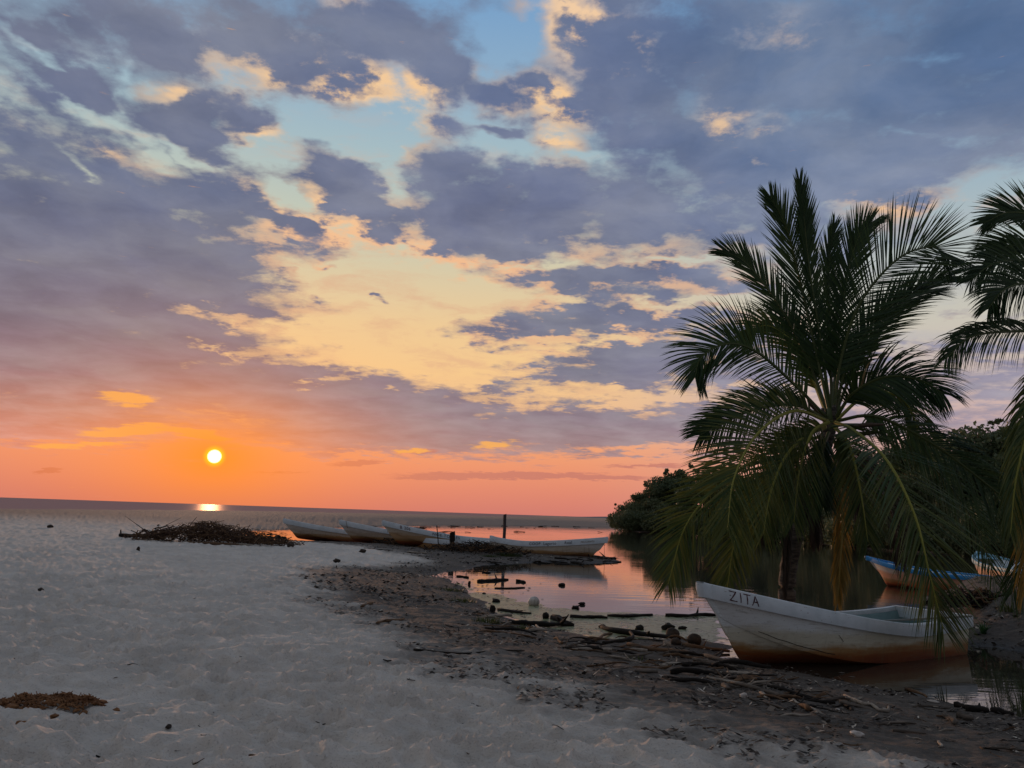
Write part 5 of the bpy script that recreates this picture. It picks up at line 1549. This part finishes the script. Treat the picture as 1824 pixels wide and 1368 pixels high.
# ---- leaves and bark crumbs afloat near the shore
N_ = 5000; x_ = r.uniform(-2.2, 4.6, N_); y_ = r.uniform(10.5, 26, N_); z_, d_ = heights(x_, y_)
keep = (d_ < -.05) & (r.uniform(size=N_) < .9 * np.exp(d_ / .55)); x_, y_ = x_[keep], y_[keep]; k_ = len(x_)
L_ = r.uniform(.012, .06, k_); W_ = L_ * r.uniform(.15, .6, k_); a_ = r.normal(0, .6, k_)
u = np.stack([np.cos(a_) * L_, np.sin(a_) * L_, np.zeros(k_)], -1); w = np.stack([-np.sin(a_) * W_, np.cos(a_) * W_, r.uniform(0, .5, k_) * W_], -1); P0 = np.stack([x_, y_, np.full(k_, .010)], -1)
o = rough_mesh('floating_litter', np.stack([P0 - u, P0 - w * .6, P0 + u, P0 + w], 1).reshape(-1, 3), np.arange(k_ * 4).reshape(-1, 4), m, None); tag(o, 'leaves and bark crumbs afloat along the near shore of the pool', 'floating litter', kind='stuff')

# ---- green scum on the shallows (a skin 4 mm above the water)
SC_PX = [(812, 1040), (842, 1048), (880, 1056), (930, 1068), (985, 1078), (1060, 1088), (1150, 1094), (1230, 1096), (1290, 1099), (1300, 1160), (1200, 1150), (1100, 1145), (1000, 1128), (930, 1122), (870, 1095), (835, 1064)]
SCP = [tuple(onz(*p).xy) for p in SC_PX]; xs = [p[0] for p in SCP]; ys = [p[1] for p in SCP]
gx = np.arange(min(xs) - .4, max(xs) + .4, .05); gy = np.arange(min(ys) - .4, max(ys) + .4, .08)
XX, YY = np.meshgrid(gx, gy); sdv = sdpoly(XX, YY, SCP)
msk = sst(-.5, .9, sdv) + (fbm(XX * 1.3, YY * 1.0, 5, 13) - .5) * 1.3
me_ = np.stack([XX.ravel(), YY.ravel(), np.full(XX.size, .004)], -1); nx = len(gx)
ii, jj = np.meshgrid(np.arange(len(gy) - 1), np.arange(nx - 1), indexing='ij'); q = np.stack([ii * nx + jj, ii * nx + jj + 1, (ii + 1) * nx + jj + 1, (ii + 1) * nx + jj], -1).reshape(-1, 4)
mm = msk.ravel(); ok = mm[q].min(1) > .42; q = q[ok]
used_v = np.unique(q); remap = np.zeros(len(me_), int); remap[used_v] = np.arange(len(used_v))
m, t, b = material('duckweed'); pos = node(t, 'ShaderNodeNewGeometry').outputs['Position']
n = tnoise(t, pos, 7, 6, .7); n2 = tnoise(t, pos, 1.2, 4, .6); n3 = tnoise(t, pos, 45, 2, .6)
c = mixc(t, n.ss(.35, .65), s2l((110, 116, 78)), s2l((150, 152, 118))); c = mixc(t, n3.ss(.5, .7) * .5, c, s2l((86, 98, 52)))
t.links.new(c.k, b.inputs['Base Color']); b.inputs['Roughness'].default_value = .35
tr = node(t, 'ShaderNodeBsdfTransparent'); mx = node(t, 'ShaderNodeMixShader', {0: (n * .6 + n2 * .7).ss(.50, .66, .08, .86), 1: tr.outputs[0], 2: b.outputs[0]})
t.links.new(mx.outputs[0], [x for x in t.nodes if x.type == 'OUTPUT_MATERIAL'][0].inputs[0])
o = rough_mesh('duckweed', me_[used_v], remap[q], m, None); tag(o, 'thin greenish duckweed skin on the shallows by the near shore', 'duckweed', kind='stuff')

# ---- grass tufts and small plants
GR = leaf_mat('shore_grass', (.030, .050, .014), (.075, .095, .028), .2)


def tuft(name, px, py, n, h, w, label, cat='grass tuft', mat=GR, group=None, wid=.008, lean=.5):
    c0 = ong(px, py); mb = MB(); rng = random.Random(int(px * 7 + py))
    for k in range(n):
        a = rng.uniform(0, 6.28); q = math.sqrt(rng.random()) * w; b_ = Vector((math.cos(a) * q, math.sin(a) * q * .6, -.01))
        d = Vector((math.cos(a), math.sin(a), 0)) * rng.uniform(.1, lean) * h; hh = h * rng.uniform(.5, 1.1); s = Vector((-math.sin(a), math.cos(a), 0)) * wid
        v = []
        for j in range(5):
            u_ = j / 4; p = b_ + d * u_ ** 1.8 + Vector((0, 0, hh * (u_ - .28 * u_ * u_ * lean)))
            v += [p - s * (1 - u_ * .95), p + s * (1 - u_ * .95)]
        mb.add(v, [(2 * j, 2 * j + 1, 2 * j + 3, 2 * j + 2) for j in range(4)])
    o = mb.build(name, mat); o.location = c0; tag(o, label, cat, group); return o


tuft('grass_tuft', 905, 990, 420, .20, .65, 'wide clump of low green grass on the spit by the Lagarto Real stern', wid=.012)
tuft('grass_tuft', 870, 992, 200, .12, .5, 'low sparse grass left of the wide green clump on the spit', wid=.012)
tuft('grass_tuft', 800, 1052, 160, .10, .40, 'low green growth on the bank at the left end of the pool')
tuft('grass_tuft', 822, 1072, 160, .12, .35, 'short green grass on the shore left of the square dark block')
tuft('grass_tuft', 868, 1108, 140, .11, .30, 'short grass on the shore where the long log begins')
tuft('grass_tuft', 928, 1122, 60, .12, .14, 'few yellow green blades just below the long dark log')
tuft('grass_tuft', 1135, 1175, 40, .07, .15, 'tiny green shoots among the debris sticks')
pl_m = leaf_mat('bank_plant_leaf', (.02, .06, .02), (.03, .09, .03), .3)
o = tuft('bank_plant', 1752, 1128, 26, .36, .05, 'small green leafy plant growing on the dark bank right of the stern', 'plant', pl_m, wid=.018, lean=1.2)
o = tuft('bank_plant', 1800, 1075, 60, .30, .25, 'dry grassy tuft on the raised bank at the right edge', 'plant', GR, wid=.010, lean=.9)
o = tuft('reed', 1826, 1262, 22, .45, .16, 'thin dry reeds rising at the right edge by the small pool', 'reeds', GR, wid=.006, lean=.5)
brush('brush_pile', 1735, 1074, 1.6, .8, .22, 300, 'mound of dry brown roots on the bank between the stern and the blue boat', 15, mats=(M_WET, M_BROWN), lmin=.15, lmax=.5)
